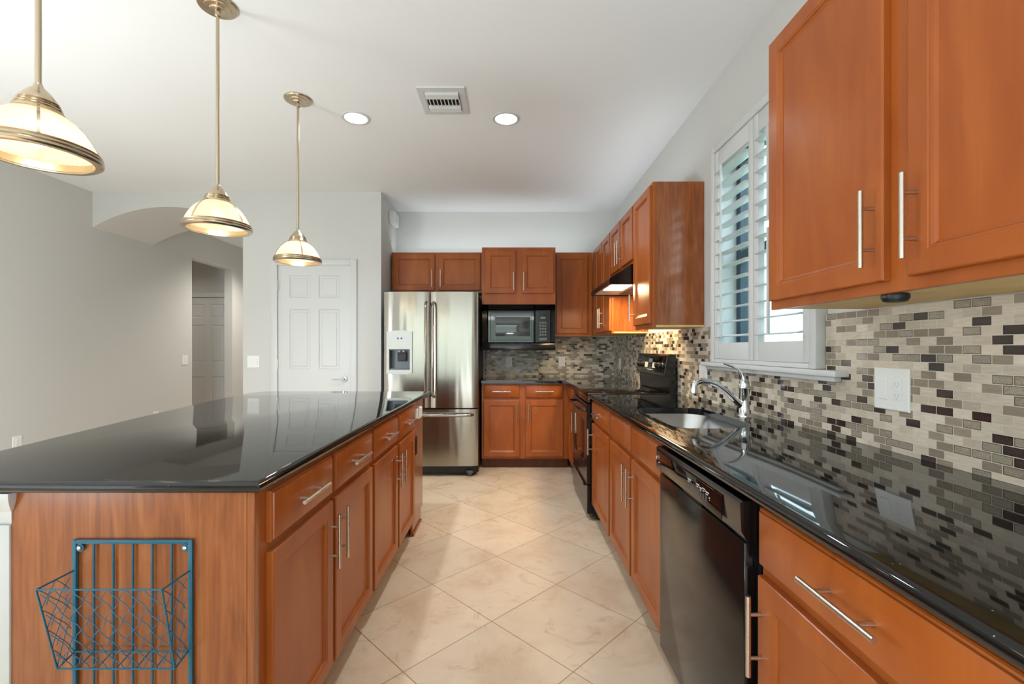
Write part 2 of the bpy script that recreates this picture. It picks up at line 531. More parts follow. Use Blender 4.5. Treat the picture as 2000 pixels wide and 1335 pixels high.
# ------------------------------------------------------------------ mesh helpers
class B:
    def __init__(s):
        s.bm = bmesh.new()
    def box(s, x0, x1, y0, y1, z0, z1, bev=0.0, seg=2):
        x0, x1 = min(x0, x1), max(x0, x1)
        y0, y1 = min(y0, y1), max(y0, y1)
        z0, z1 = min(z0, z1), max(z0, z1)
        r = bmesh.ops.create_cube(s.bm, size=1.0)
        vs = r['verts']
        for v in vs:
            v.co = Vector((x0 + (v.co.x + .5) * (x1 - x0), y0 + (v.co.y + .5) * (y1 - y0), z0 + (v.co.z + .5) * (z1 - z0)))
        if bev > 0:
            es = list({e for v in vs for e in v.link_edges})
            bmesh.ops.bevel(s.bm, geom=es, offset=bev, segments=seg, profile=0.5, affect='EDGES', clamp_overlap=True)
        return s
    def fbox(s, fr, u0, u1, d0, d1, z0, z1, bev=0.0, seg=2):
        a = fr(u0, z0, d0)
        b = fr(u1, z1, d1)
        return s.box(a.x, b.x, a.y, b.y, a.z, b.z, bev, seg)
    def loop_loft(s, loops, cap0=True, cap1=True, closed=True):
        vl = [[s.bm.verts.new(p) for p in lp] for lp in loops]
        n = len(vl[0])
        for a, b in zip(vl, vl[1:]):
            for i in range(n if closed else n - 1):
                j = (i + 1) % n
                try:
                    s.bm.faces.new((a[i], a[j], b[j], b[i]))
                except ValueError:
                    pass
        if cap0:
            s.bm.faces.new(vl[0])
        if cap1:
            s.bm.faces.new(vl[-1])
        return s
    def rect(s, fr, u0, u1, z0, z1, prof, back=True):
        """concentric rectangles: prof = [(inset, out)], last one capped"""
        loops = []
        for ins, d in prof:
            loops.append([fr(u0 + ins, z0 + ins, d), fr(u1 - ins, z0 + ins, d), fr(u1 - ins, z1 - ins, d), fr(u0 + ins, z1 - ins, d)])
        return s.loop_loft(loops, cap0=back, cap1=True)
    def tube(s, pts, r, n=8, cap=True, closed=False):
        pts = [Vector(p) for p in pts]
        if not isinstance(r, (list, tuple)):
            r = [r] * len(pts)
        loops = []
        up = None
        m = len(pts)
        for i, p in enumerate(pts):
            if closed:
                t = (pts[(i + 1) % m] - pts[i - 1]).normalized()
            else:
                t = (pts[min(i + 1, m - 1)] - pts[max(i - 1, 0)]).normalized()
            if up is None:
                up = Vector((0, 0, 1)) if abs(t.z) < 0.9 else Vector((1, 0, 0))
            a = t.cross(up)
            if a.length < 1e-6:
                a = t.orthogonal()
            a.normalize()
            b2 = a.cross(t).normalized()
            up = b2
            loops.append([p + (a * cos(2 * pi * k / n) + b2 * sin(2 * pi * k / n)) * r[i] for k in range(n)])
        if closed:
            loops.append(loops[0])
            vl = [[s.bm.verts.new(q) for q in lp] for lp in loops[:-1]]
            vl.append(vl[0])
            for a, b in zip(vl, vl[1:]):
                for i in range(n):
                    j = (i + 1) % n
                    s.bm.faces.new((a[i], a[j], b[j], b[i]))
            return s
        return s.loop_loft(loops, cap, cap)
    def cyl(s, p0, p1, r, n=16):
        return s.tube([p0, p1], r, n)
    def lathe(s, prof, c=(0, 0), n=32, flute=0.0, nf=0, axis=None, cap0=False, cap1=False):
        """profile [(r, z)] turned about a vertical axis at c"""
        loops = []
        for r, z in prof:
            lp = []
            for k in range(n):
                a = 2 * pi * k / n
                rr = r + (flute * cos(nf * a) if nf else 0)
                lp.append(Vector((c[0] + rr * cos(a), c[1] + rr * sin(a), z)))
            loops.append(lp)
        return s.loop_loft(loops, cap0, cap1)
    def turn(s, prof, o, ax, n=24, cap0=True, cap1=True):
        """profile [(r, t)] turned about the axis ax through o"""
        ax = Vector(ax).normalized()
        a = ax.orthogonal().normalized()
        b = ax.cross(a)
        o = Vector(o)
        loops = [[o + ax * t + (a * cos(2 * pi * k / n) + b * sin(2 * pi * k / n)) * r for k in range(n)] for r, t in prof]
        return s.loop_loft(loops, cap0, cap1)
    def prism(s, pts, d):
        """closed polygon of 3D points extruded by vector d"""
        d = Vector(d)
        pts = [Vector(p) for p in pts]
        return s.loop_loft([pts, [p + d for p in pts]])
    def ball(s, c, r, n=16, sc=(1, 1, 1)):
        q = bmesh.ops.create_uvsphere(s.bm, u_segments=n, v_segments=max(6, n // 2), radius=r)
        for v in q['verts']:
            v.co = Vector((v.co.x * sc[0] + c[0], v.co.y * sc[1] + c[1], v.co.z * sc[2] + c[2]))
        return s

def frame_of(o, u, n):
    """maps (along, height, outward) to a world point"""
    o, u, n = Vector(o), Vector(u), Vector(n)
    z = Vector((0, 0, 1))
    return lambda a, h, d=0.0: o + u * a + z * h + n * d

def base_of(o):
    p = o
    while p.parent:
        p = p.parent
    return p.location

def build(name, b, mat, parent=None, loc=None, smooth=30):
    bm = b.bm
    bmesh.ops.recalc_face_normals(bm, faces=bm.faces)
    off = Vector(base_of(parent)) if parent else (Vector(loc) if loc is not None else Vector((0, 0, 0)))
    if off.length:
        bmesh.ops.translate(bm, verts=bm.verts, vec=-off)
    me = bpy.data.meshes.new(name)
    bm.to_mesh(me)
    bm.free()
    me.materials.append(mat)
    me.shade_smooth()
    me.set_sharp_from_angle(angle=radians(smooth))
    o = bpy.data.objects.new(name, me)
    COL.objects.link(o)
    if parent:
        o.parent = parent
    else:
        o.location = off
    return o

def tag(o, label, cat, group=None, kind=None):
    o['label'] = label
    o['category'] = cat
    if group:
        o['group'] = group
    if kind:
        o['kind'] = kind
    return o

def thing(name, label, cat, loc, group=None, kind=None):
    o = bpy.data.objects.new(name, None)
    o.empty_display_size = 0.05
    COL.objects.link(o)
    o.location = loc
    return tag(o, label, cat, group, kind)

def solo(name, label, cat, b, mat, group=None, kind=None):
    vs = [v.co for v in b.bm.verts]
    loc = ((min(v.x for v in vs) + max(v.x for v in vs)) / 2, (min(v.y for v in vs) + max(v.y for v in vs)) / 2, min(v.z for v in vs))
    return tag(build(name, b, mat, loc=loc), label, cat, group, kind)

def struct(name, b, mat, label, cat, parent=None):
    o = build(name, b, mat, parent)
    if not parent:
        tag(o, label, cat, kind='structure')
    return o

def dup(root, loc, rotz, label):
    r = root.copy()
    COL.objects.link(r)
    r.location = loc
    r.rotation_euler = (0, 0, rotz)
    r['label'] = label
    for ch in list(root.children):
        c = ch.copy()
        COL.objects.link(c)
        c.parent = r
        for g in list(ch.children):
            d = g.copy()
            COL.objects.link(d)
            d.parent = c
    return r

# ================================================================== ROOM
CEIL = 2.83
XR, YB, XL, YREAR = 1.218, 5.33, -4.25, -4.5
YP, XP0, XP1 = 4.66, -2.72, -1.315       # pantry front, its left and right faces
YHALL, YARCH = 8.1, 5.457
SINKY = 2.22
struct('floor', B().box(-6.3, 1.36, YREAR - .1, YHALL + .1, -0.10, 0.0), M['floor'], 'beige travertine tile floor laid on the diagonal', 'floor')
struct('ceiling', B().box(-6.3, 1.36, YREAR - .1, YHALL + .1, CEIL, CEIL + .1), M['ceil'], 'smooth pale grey ceiling over the kitchen', 'ceiling')
# right wall with the window opening
WY0, WY1, WZ0, WZ1 = 1.80, 2.64, 1.18, 2.36
WT = 0.14
b = B()
b.box(XR, XR + WT, YREAR, WY0, 0, CEIL).box(XR, XR + WT, WY1, YB + .14, 0, CEIL)
b.box(XR, XR + WT, WY0, WY1, 0, WZ0).box(XR, XR + WT, WY0, WY1, WZ1, CEIL)
struct('wall_right', b, M['wall'], 'light grey wall behind the sink run with the shuttered window', 'wall')
struct('wall_back', B().box(XP1 - .1, XR, YB, YB + .14, 0, CEIL), M['wall'], 'light grey end wall above the refrigerator and microwave', 'wall')
# pantry box
DX0, DX1, DZ1 = -2.375, -1.615, 2.095
b = B()
b.box(XP0, DX0, YP, YP + .12, 0, CEIL).box(DX1, XP1, YP, YP + .12, 0, CEIL).box(DX0, DX1, YP, YP + .12, DZ1, CEIL)
struct('wall_pantry', b, M['wall'], 'light grey wall around the white six panel door', 'wall')
struct('wall_alcove', B().box(XP1 - .1, XP1, YP + .12, YB, 0, CEIL), M['wall'], 'narrow shaded return wall left of the refrigerator', 'wall')
struct('wall_hall_right', B().box(XP0, XP0 + .1, YP + .12, YHALL, 0, CEIL), M['wall'], 'hall side of the pantry wall', 'wall')
# arch over the passage
n = 40
half, rise, spring = (XP0 - XL) / 2, 0.208, 2.472
R = (half * half + rise * rise) / (2 * rise)
cx, cz = (XP0 + XL) / 2, spring + rise - R
a0 = math.asin(half / R)
arc = [(cx + R * sin(-a0 + 2 * a0 * i / n), cz + R * cos(-a0 + 2 * a0 * i / n)) for i in range(n + 1)]
poly = [(XL, CEIL)] + arc + [(XP0, CEIL)]
b = B().prism([(x, YP, z) for x, z in poly], (0, YARCH - YP, 0))
struct('wall_arch', b, M['wall'], 'shallow grey arch over the passage left of the pantry', 'archway')
# left wall with the doorway deeper in the hall
HY0, HY1, HZ = 6.115, 7.0, 2.445
b = B()
b.box(XL - .12, XL, YREAR, HY0, 0, CEIL).box(XL - .12, XL, HY1, YHALL, 0, CEIL).box(XL - .12, XL, HY0, HY1, HZ, CEIL)
struct('wall_left', b, M['wall'], 'long light grey wall at the left running into the hall', 'wall')
struct('wall_hall_end', B().box(-6.3, XP0 + .1, YHALL, YHALL + .1, 0, CEIL), M['wall'], 'end wall of the hall', 'wall')
struct('wall_bedroom', B().box(-6.2, XL - .12, 7.22, 7.32, 0, CEIL), M['wall'], 'dim wall holding the far hall door', 'wall')
struct('wall_bedroom_left', B().box(-6.3, -6.2, 5.2, 7.32, 0, CEIL), M['wall'], 'left wall of the room beyond the doorway', 'wall')
struct('wall_bedroom_near', B().box(-6.3, XL - .12, 5.1, 5.2, 0, CEIL), M['wall'], 'near wall of the room beyond the doorway', 'wall')
# rear wall, behind the camera, with the big glass door opening
b = B()
b.box(XL - .12, -3.4, YREAR - .12, YREAR, 0, CEIL).box(1.0, XR + WT, YREAR - .12, YREAR, 0, CEIL).box(-3.4, 1.0, YREAR - .12, YREAR, 2.4, CEIL)
struct('wall_rear', b, M['wall'], 'rear wall with glass doors behind the viewer', 'wall')
b = B()
for x in (-3.4, -1.97, -0.5, 0.95):
    b.box(x, x + .05, YREAR - .1, YREAR - .05, 0, 2.4)
b.box(-3.35, .95, YREAR - .1, YREAR - .05, 2.34, 2.4).box(-3.35, .95, YREAR - .1, YREAR - .05, 0, .06)
struct('window_2', b, M['white'], 'white framed sliding glass doors behind the viewer', 'glass door')

# backsplash
BX = XR - 0.010
b = B()
b.box(BX, XR - .0005, 0.46, 1.755, .9145, 1.3712).box(BX, XR - .0005, 2.685, YB - .0105, .9145, 1.3712)
b.box(BX, XR - .0005, 1.755, 2.685, .9145, 1.137)
struct('wall_tile_right', b, M['tileR'], 'cream taupe and dark brown mosaic backsplash under the window wall', 'backsplash')
b = B().box(-0.30, BX, YB - .010, YB - .0005, .9145, 1.3712)
struct('wall_tile_back', b, M['tileB'], 'mosaic backsplash below the microwave on the end wall', 'backsplash')

# ------------------------------------------------------------------ outdoors, seen through the louvers
solo('lawn', 'grass outside the kitchen window', 'ground', B().box(1.5, 14, -8, 14, -0.35, -0.30), P('outdoor_grass', rgb(120, 150, 90), 0.9), kind='structure')
solo('neighbour_wall', 'pale neighbouring house wall outside the window', 'building', B().box(4.6, 4.8, -6, 12, -0.3, 3.3), P('pale_stucco', rgb(176, 198, 198), 0.9), kind='structure')

# roof slab added to block sky light; paving and hedge behind the glass doors
struct('sky_blocker', B().box(-8, 4, -10.0, YREAR - .125, 2.62, 2.75), M['white'], 'added roof slab blocking sky light behind the glass doors', 'light blocker')
struct('floor_terrace', B().box(-8, 4, -14.0, YREAR - .125, -.1, -.01), P('terrace_paving', rgb(176, 164, 148), 0.8), 'pale paving of the terrace behind the glass doors', 'terrace floor')
solo('hedge', 'green hedge beyond the terrace', 'hedge', B().box(-12, 9, -12.6, -12.0, -.01, 2.6), P('hedge_green', rgb(96, 124, 70), 0.9, bump=1.0, bscale=9), kind='structure')

# ================================================================== WINDOW 1
win = thing('window_1', 'white cased kitchen window above the sink', 'window', (XR, SINKY, WZ0), kind='structure')
b = B()   # painted reveal
b.box(XR, XR + WT, WY1 - .004, WY1, WZ0, WZ1).box(XR, XR + WT, WY0, WY0 + .004, WZ0, WZ1)
b.box(XR, XR + WT, WY0, WY1, WZ1 - .004, WZ1).box(XR, XR + WT, WY0, WY1, WZ0, WZ0 + .004)
build('reveal', b, M['white'], win)
b = B()
fx0, fx1 = XR + .082, XR + .127
b.box(fx0, fx1, WY1 - .05, WY1 - .004, WZ0 + .004, WZ1 - .004).box(fx0, fx1, WY0 + .004, WY0 + .05, WZ0 + .004, WZ1 - .004)
b.box(fx0, fx1, WY0 + .05, WY1 - .05, WZ1 - .05, WZ1 - .004).box(fx0, fx1, WY0 + .05, WY1 - .05, WZ0 + .004, WZ0 + .05)
b.box(fx0, fx1, WY0 + .05, WY1 - .05, 1.74, 1.79)
build('sash_frame', b, M['bronze'], win)
build('pane', B().box(fx0 + .02, fx0 + .024, WY0 + .05, WY1 - .05, WZ0 + .05, WZ1 - .05), M['pane'], win)
# sill
b = B().box(1.158, XR + .02, 1.635, 2.80, 1.137, 1.160, .005).box(1.178, XR - .0105, 1.67, 2.765, 1.118, 1.1365, .004)
struct('trim_1', b, M['white'], 'white window sill ledge behind the faucet', 'window sill')

# plantation shutter
sh = thing('window_shutter', 'white plantation shutter with open louvers on the kitchen window', 'shutter', (1.2, SINKY, 1.1605))
SX0, SX1 = 1.176, 1.208      # panel thickness
b = B()
oy0, oy1, oz0, oz1 = 1.758, 2.685, 1.161, 2.405
fw = .042
b.box(1.170, XR - .0005, oy1 - fw, oy1, oz0, oz1, .004).box(1.170, XR - .0005, oy0, oy0 + fw, oz0, oz1, .004)
b.box(1.170, XR - .0005, oy0 + fw, oy1 - fw, oz1 - fw, oz1, .004).box(1.170, XR - .0005, oy0 + fw, oy1 - fw, oz0, oz0 + .02, .004)
build('outer_frame', b, M['white'], sh)
LZ0, LZ1 = 1.272, 2.268
for (pa, pb) in ((2.224, oy1 - fw - .002), (oy0 + fw + .002, 2.220)):
    b = B()
    st = .044
    b.box(SX0, SX1, pa, pa + st, oz0 + .022, oz1 - fw - .002, .004).box(SX0, SX1, pb - st, pb, oz0 + .022, oz1 - fw - .002, .004)
    b.box(SX0 + .002, SX1, pa + st, pb - st, oz0 + .022, LZ0, .003).box(SX0 + .002, SX1, pa + st, pb - st, LZ1, oz1 - fw - .002, .003)
    panel = build('shutter_panel', b, M['white'], sh)
    b = B()
    nl = 13
    pitch = (LZ1 - LZ0) / nl
    for k in range(nl):
        zc = LZ0 + pitch * (k + .5)
        tilt = radians(7)
        loops = []
        for y in (pa + st + .002, pb - st - .002):
            lp = []
            for q in range(14):
                a = 2 * pi * q / 14
                lx, lz = .043 * cos(a), .0052 * sin(a)
                lp.append(Vector(((SX0 + SX1) / 2 + .004 + lx * cos(tilt) - lz * sin(tilt), y, zc + lx * sin(tilt) + lz * cos(tilt))))
            loops.append(lp)
        b.loop_loft(loops)
    build('louvers', b, M['white'], panel, smooth=60)
    yc = (pa + pb) / 2 + (.055 if pa > 2.2 else .02)
    b = B()
    zm = LZ0 + pitch * 7
    b.box(1.136, 1.148, yc - .006, yc + .006, LZ0 + .03, zm - .03, .002)
    b.box(1.136, 1.148, yc - .006, yc + .006, zm + .01, LZ1 - .03, .002)
    build('tilt_rod', b, M['white'], panel)

# ================================================================== DOORS
def door_leaf(fr, w, h, t, cells_u, cells_z, mat, parent):
    """slab door with moulded panels; frame maps (u, z, out); front at out=0"""
    us = sorted({0, w} | {v for p in cells_u for v in p})
    zs = sorted({0.008, h} | {v for p in cells_z for v in p})
    b = B()
    bm = b.bm
    vt = {(i, j): bm.verts.new(fr(u, z, 0)) for i, u in enumerate(us) for j, z in enumerate(zs)}
    pf = []
    allf = []
    for i in range(len(us) - 1):
        for j in range(len(zs) - 1):
            f = bm.faces.new((vt[i, j], vt[i + 1, j], vt[i + 1, j + 1], vt[i, j + 1]))
            allf.append(f)
            if any(abs(us[i] - p[0]) < 1e-6 for p in cells_u) and any(abs(zs[j] - p[0]) < 1e-6 for p in cells_z):
                pf.append(f)
    n0 = fr(0, 0, 1) - fr(0, 0, 0)
    for f in allf:
        f.normal_update()
        if f.normal.dot(n0) < 0:
            f.normal_flip()
    bmesh.ops.inset_individual(bm, faces=pf, thickness=.014, depth=-.008)
    bmesh.ops.inset_individual(bm, faces=pf, thickness=.022, depth=.0)
    bmesh.ops.inset_individual(bm, faces=pf, thickness=.014, depth=.005)
    # edges and back
    for (a, c) in ((0, 0),):
        pass
    o = build('leaf', b, mat, parent, smooth=20)
    b2 = B().fbox(fr, 0, w, -t, -.0095, .008, h)
    build('leaf_core', b2, mat, o)
    return o

def lever_handle(fr, u, z, sgn, parent):
    b = B()
    nrm = fr(0, 0, 1) - fr(0, 0, 0)
    b.turn([(.03, 0), (.031, .004), (.027, .010), (.012, .014), (.010, .045)], fr(u, z, 0), nrm, 20)
    pts = [fr(u, z, .045), fr(u + sgn * .03, z + .004, .050), fr(u + sgn * .07, z + .003, .048), fr(u + sgn * .115, z - .004, .046)]
    b.tube(pts, [.010, .009, .008, .006], 10)
    build('lever_handle', b, M['chrome'], parent)

d1 = thing('door_1', 'white six panel pantry door with chrome lever', 'door', (-2.0, YP, 0), kind='structure')
fr = frame_of((-2.364, YP + .004, 0), (1, 0, 0), (0, -1, 0))
w, h = .738, 2.085
cu = ((.115, .325), (.413, .623))
czs = ((.22, .80), (1.03, 1.64), (1.755, 1.985))
leaf = door_leaf(fr, w, h, .04, cu, czs, M['white'], d1)
lever_handle(fr, w - .062, .93, -1, leaf)
b = B()
cw = .066
for x0, x1 in ((DX0 - cw + .01, DX0 + .010), (DX1 - .010, DX1 + cw - .01)):
    b.box(x0, x1, YP - .018, YP - .0005, 0, DZ1 + .052, .004)
b.box(DX0 + .010, DX1 - .010, YP - .018, YP - .0005, DZ1 - .008, DZ1 + .052, .004)
build('casing', b, M['white'], d1)
for z in (.25, 1.085, 1.88):
    b = B()
    b.cyl((-2.366, YP - .004, z - .05), (-2.366, YP - .004, z + .05), .0075, 10).box(-2.366, -2.345, YP - .001, YP + .003, z - .045, z + .045)
    build('hinge', b, M['nickel'], d1)

d2 = thing('door_2', 'white panel door in the dim room beyond the hall', 'door', (-4.75, 7.22, 0), kind='structure')
fr = frame_of((-5.12, 7.204, 0), (1, 0, 0), (0, -1, 0))
door_leaf(fr, .72, 2.04, .015, ((.1, .315), (.405, .62)), ((.2, .8), (1.02, 1.61), (1.72, 1.94)), M['white'], d2)
b = B()
b.box(-5.19, -5.12, 7.185, 7.2195, 0, 2.115, .004).box(-4.40, -4.375, 7.185, 7.2195, 0, 2.115, .004).box(-5.12, -4.40, 7.185, 7.2195, 2.043, 2.115, .004)
build('casing', b, M['white'], d2)

# ================================================================== CABINETS
def bar_pull(fr, u, z, d, vertical, parent, L=.185, sp=.10):
    """brushed bar pull on two posts, centred at (u, z) on a face standing d out"""
    b = B()
    so, r = .032, .0058
    if vertical:
        b.cyl(fr(u, z - L / 2, d + so), fr(u, z + L / 2, d + so), r, 14)
        for q in (-sp / 2, sp / 2):
            b.cyl(fr(u, z + q, d), fr(u, z + q, d + so), .0046, 10)
    else:
        b.cyl(fr(u - L / 2, z, d + so), fr(u + L / 2, z, d + so), r, 14)
        for q in (-sp / 2, sp / 2):
            b.cyl(fr(u + q, z, d), fr(u + q, z, d + so), .0046, 10)
    return build('handle', b, M['nickel'], parent, smooth=50)

DT = .020
DOORP = [(0, .0005), (0, DT - .004), (.0015, DT - .0015), (.004, DT), (.050, DT), (.0525, DT - .0018), (.057, DT - .0018), (.0595, DT - .0065), (.064, DT - .0095), (.066, DT - .0105)]
DRAWP = [(0, .0005), (0, DT - .009), (.0025, DT - .006), (.006, DT - .005), (.0075, DT - .001), (.010, DT)]
def add_door(fr, u0, u1, z0, z1, parent, hu=None, hz=None, d=0.0):
    f2 = (lambda a, h, q=0.0: fr(a, h, q + d))
    o = build('door', B().rect(f2, u0, u1, z0, z1, DOORP), M['cab'], parent, smooth=24)
    if hu is not None:
        bar_pull(f2, hu, hz, DT, True, o)
    return o
def add_drawer(fr, u0, u1, z0, z1, parent, handle=True, name='drawer'):
    o = build(name, B().rect(fr, u0, u1, z0, z1, DRAWP), M['cab'], parent, smooth=24)
    if handle:
        bar_pull(fr, (u0 + u1) / 2, (z0 + z1) / 2, DT, False, o)
    return o

BZ0, BZ1 = 0.105, 0.883          # base cabinet body
DWZ = (.733, .868)               # drawer fronts
DRZ = (.130, .709)               # base doors
def base_cabinet(label, o, u, n, width, depth, cols, group=None, toe=.075, ends=()):
    """o: floor point at the face-frame front of the u=0 end. cols: (u0,u1,drawer?,drawer handle?,door handle u)"""
    fr = frame_of(o, u, n)
    c = fr(width / 2, 0, -depth / 2)
    t = thing('base_cabinet', label, 'cabinet', c, group)
    build('carcass', B().fbox(fr, 0.001, width - .001, -.0195, -depth, BZ0, BZ1), M['oak'], t)
    build('face_frame', B().fbox(fr, 0.001, width - .001, -.019, 0, BZ0, BZ1, .001, 1), M['cab'], t)
    build('toe_kick', B().fbox(fr, .001, width - .001, -toe - .012, -toe, 0, BZ0 - .0005), M['toe'], t)
    for (u0, u1, dr, dh, hu) in cols:
        if dr:
            add_drawer(fr, u0, u1, DWZ[0], DWZ[1], t, dh)
        add_door(fr, u0, u1, DRZ[0], DRZ[1], t, hu, .578)
    return t, fr

def wall_cabinet(label, o, u, n, width, depth, z0, z1, doors, group=None, rail=.028, toprail=.02, side_mat='oak', open_bottom=True):
    fr = frame_of(o, u, n)
    c = fr(width / 2, z0, -depth / 2)
    t = thing('wall_cabinet', label, 'cabinet', c, group)
    st = .014
    build('side_panel', B().fbox(fr, .001, st, -.0195, -depth, z0 + .0165, z1), M[side_mat], t)
    build('side_panel', B().fbox(fr, width - st, width - .001, -.0195, -depth, z0 + .0165, z1), M[side_mat], t)
    b = B().fbox(fr, st + .0002, width - st - .0002, -.0195, -depth, z1 - .014, z1)
    build('top_panel', b, M['cab'], t)
    b = B().fbox(fr, .001, width - .001, -.0195, -depth, z0 + .004, z0 + .016)
    build('bottom_panel', b, M['maple'], t)
    build('face_frame', B().fbox(fr, .001, width - .001, -.019, 0, z0, z1, .001, 1), M['cab'], t)
    for (u0, u1, hu, hz) in doors:
        add_door(fr, u0, u1, z0 + rail, z1 - toprail, t, hu, hz)
    return t, fr

XF = .600    # right run face frame
dirR, nR = (0, 1, 0), (-1, 0, 0)
depthR = XR - XF - .002
# near base cabinet: Y .475-1.09
t, fr = base_cabinet('cherry base cabinet nearest the viewer, with one wide drawer right of the dishwasher', (XF, .475, 0), dirR, nR, .615, depthR,
             [(.012, .603, True, True, .603 - .022)])
# sink base
t, fr = base_cabinet('two door cherry cabinet under the sink, beside the dishwasher', (XF, 1.745, 0), dirR, nR, .955, depthR - .0, [])
bpy.data.objects.remove([c for c in t.children if c.name.startswith('carcass')][0])
b = B().fbox(fr, .001, .016, -.0195, -depthR, BZ0, BZ1).fbox(fr, .939, .954, -.0195, -depthR, BZ0, BZ1).fbox(fr, .0165, .9385, -.0195, -depthR, BZ0, BZ0 + .015)
build('carcass', b, M['oak'], t)
for (u0, u1, hu) in ((.022, .462, .462 - .030), (.490, .932, .490 + .030)):
    add_drawer(fr, u0, u1, DWZ[0], DWZ[1], t, False, 'false_drawer_front')
    add_door(fr, u0, u1, DRZ[0], DRZ[1], t, hu, .578)
# narrow cabinet next to the range
t, fr = base_cabinet('narrow cherry base cabinet between the sink cabinet and the range', (XF, 2.702, 0), dirR, nR, .588, depthR,
             [(.012, .574, True, True, .574 - .030)])
# blind corner cabinet beyond the range
t, fr = base_cabinet('corner cherry base cabinet in the shadow beyond the range', (XF, 4.062, 0), dirR, nR, .655, depthR,
             [(.015, .560, True, False, .05)])
# back run base
YF = 4.718
t, fr = base_cabinet('two door two drawer cherry cabinet facing the aisle, below the microwave', (-.297, YF, 0), (1, 0, 0), (0, -1, 0), .896, YB - YF - .002,
             [(.022, .392, True, True, .392 - .03), (.452, .838, True, True, .452 + .03)])

# island base cabinets (face +X)
XI = -.640
dI = .608
GI = None
ti1, fr = base_cabinet('island base cabinet nearest the viewer, end panel carries the wire basket', (XI, 1.165, 0), (0, 1, 0), (1, 0, 0), .915, dI,
             [(.034, .441, True, True, .441 - .03), (.465, .900, True, True, .465 + .03)])
build('end_panel', B().box(XI - dI + .0, XI - .020, 1.146, 1.1655, 0, BZ1), M['oak'], ti1)
build('corner_stile', B().box(XI - .0195, XI, 1.146, 1.1655, 0, BZ1, .001, 1), M['oak'], ti1)
ti2, fr = base_cabinet('island base cabinet at the far end, facing the aisle', (XI, 2.081, 0), (0, 1, 0), (1, 0, 0), .915, dI,
             [(.016, .450, True, True, .450 - .03), (.480, .895, True, True, .480 + .03)])
b = B().prism([(XI - .0, 2.998, .105), (XI, 3.335, .105), (XI, 3.335, BZ1), (XI, 2.998, BZ1)], (-.019, 0, 0))
build('filler_panel', b, M['oak'], ti2)
b = B().box(XI - dI, XI - .02, 3.316, 3.335, 0, BZ1)
build('end_panel', b, M['oak'], ti2)
b = B().box(XI - .019, XI - .006, 3.02, 3.30, 0, .1045).box(XI - .006, XI + .004, 3.02, 3.29, 0, .022, .004)
build('base_block', b, M['oak'], ti2)

# ------------------------------------------------------------------ pony wall behind the island
b = B().box(-1.372, -1.2495, 1.150, 3.33, 0, BZ1)
struct('wall_island', b, M['white'], 'white knee wall at the end of the island', 'wall')
prof = [(0, .80), (.006, .812), (.006, .834), (.012, .842), (.020, .858), (.023, .872), (.023, BZ1)]
b = B()
b.loop_loft([[Vector((-1.372 - d, 1.1495 - d, z)), Vector((-1.249 + d * .6, 1.1495 - d, z)), Vector((-1.249 + d * .6, 1.1495, z)), Vector((-1.372 - d, 1.1495, z))] for d, z in prof])
b.box(-1.372, -1.2485, 1.141, 1.1495, 0, .80, .002)
struct('trim_2', b, M['white'], 'white board and crown cap on the knee wall end', 'trim')

# ------------------------------------------------------------------ wall cabinets
UF = .895
UD = XR - UF - .002
UZ0, UZ1 = 1.372, 2.288
wall_cabinet('large cherry wall cabinet nearest the viewer, above the double switch plate', (UF, .500, 0), dirR, nR, 1.074, UD, UZ0, UZ1,
             [(.018, .513, .513 - .026, 1.527), (.578, 1.056, .578 + .026, 1.527)])
wall_cabinet('single door cherry wall cabinet between the window and range hood', (UF, 2.876, 0), dirR, nR, .412, UD, UZ0, UZ1,
             [(.014, .396, .396 - .026, 1.527)])
wall_cabinet('short cherry wall cabinet mounted over the range hood', (UF, 3.292, 0), dirR, nR, .755, UD, 1.855, UZ1,
             [(.012, .362, .362 - .026, 2.0), (.392, .742, .392 + .026, 2.0)])
wall_cabinet('cherry corner wall cabinet just beyond the range hood', (UF, 4.050, 0), dirR, nR, .950, UD, UZ0, UZ1,
             [(.012, .335, .335 - .024, 1.527), (.365, .690, .365 + .024, 1.527)])
nB, uB = (0, -1, 0), (1, 0, 0)
YU = 5.003
wall_cabinet('single door cherry wall cabinet right of the microwave', (.470, YU, 0), uB, nB, .423, YB - YU - .002, UZ0, UZ1,
             [(.028, .370, None, None)])
wall_cabinet('two door cherry wall cabinet above the refrigerator', (-1.296, YU, 0), uB, nB, .992, YB - YU - .002, 1.845, UZ1,
             [(.020, .472, .472 - .026, 2.0), (.512, .968, .512 + .026, 2.0)])
YM = 4.752
tm, fr = wall_cabinet('deep cherry wall cabinet standing forward over the microwave', (-.297, YM, 0), uB, nB, .764, YB - YM - .002, 1.697, UZ1,
             [(.035, .352, .352 - .022, 1.93), (.412, .744, .412 + .022, 1.93)], rail=.112, toprail=.034)

# ================================================================== COUNTERTOPS
CZ0, CZ1 = .884, .914
def rounded(pts, rad, n=6):
    """2D polygon with corner i rounded by rad[i]"""
    out = []
    m = len(pts)
    for i in range(m):
        p, a, c = Vector(pts[i]), Vector(pts[i - 1]), Vector(pts[(i + 1) % m])
        r = rad[i]
        if r <= 0:
            out.append((p.x, p.y))
            continue
        d1, d2 = (a - p).normalized(), (c - p).normalized()
        ang = d1.angle(d2)
        tl = r / math.tan(ang / 2)
        cen = p + (d1 + d2).normalized() * (r / sin(ang / 2))
        s, e = p + d1 * tl, p + d2 * tl
        a1 = math.atan2(s.y - cen.y, s.x - cen.x)
        a2 = math.atan2(e.y - cen.y, e.x - cen.x)
        da = (a2 - a1 + pi) % (2 * pi) - pi
        for k in range(n + 1):
            q = a1 + da * k / n
            out.append((cen.x + r * cos(q), cen.y + r * sin(q)))
    return out

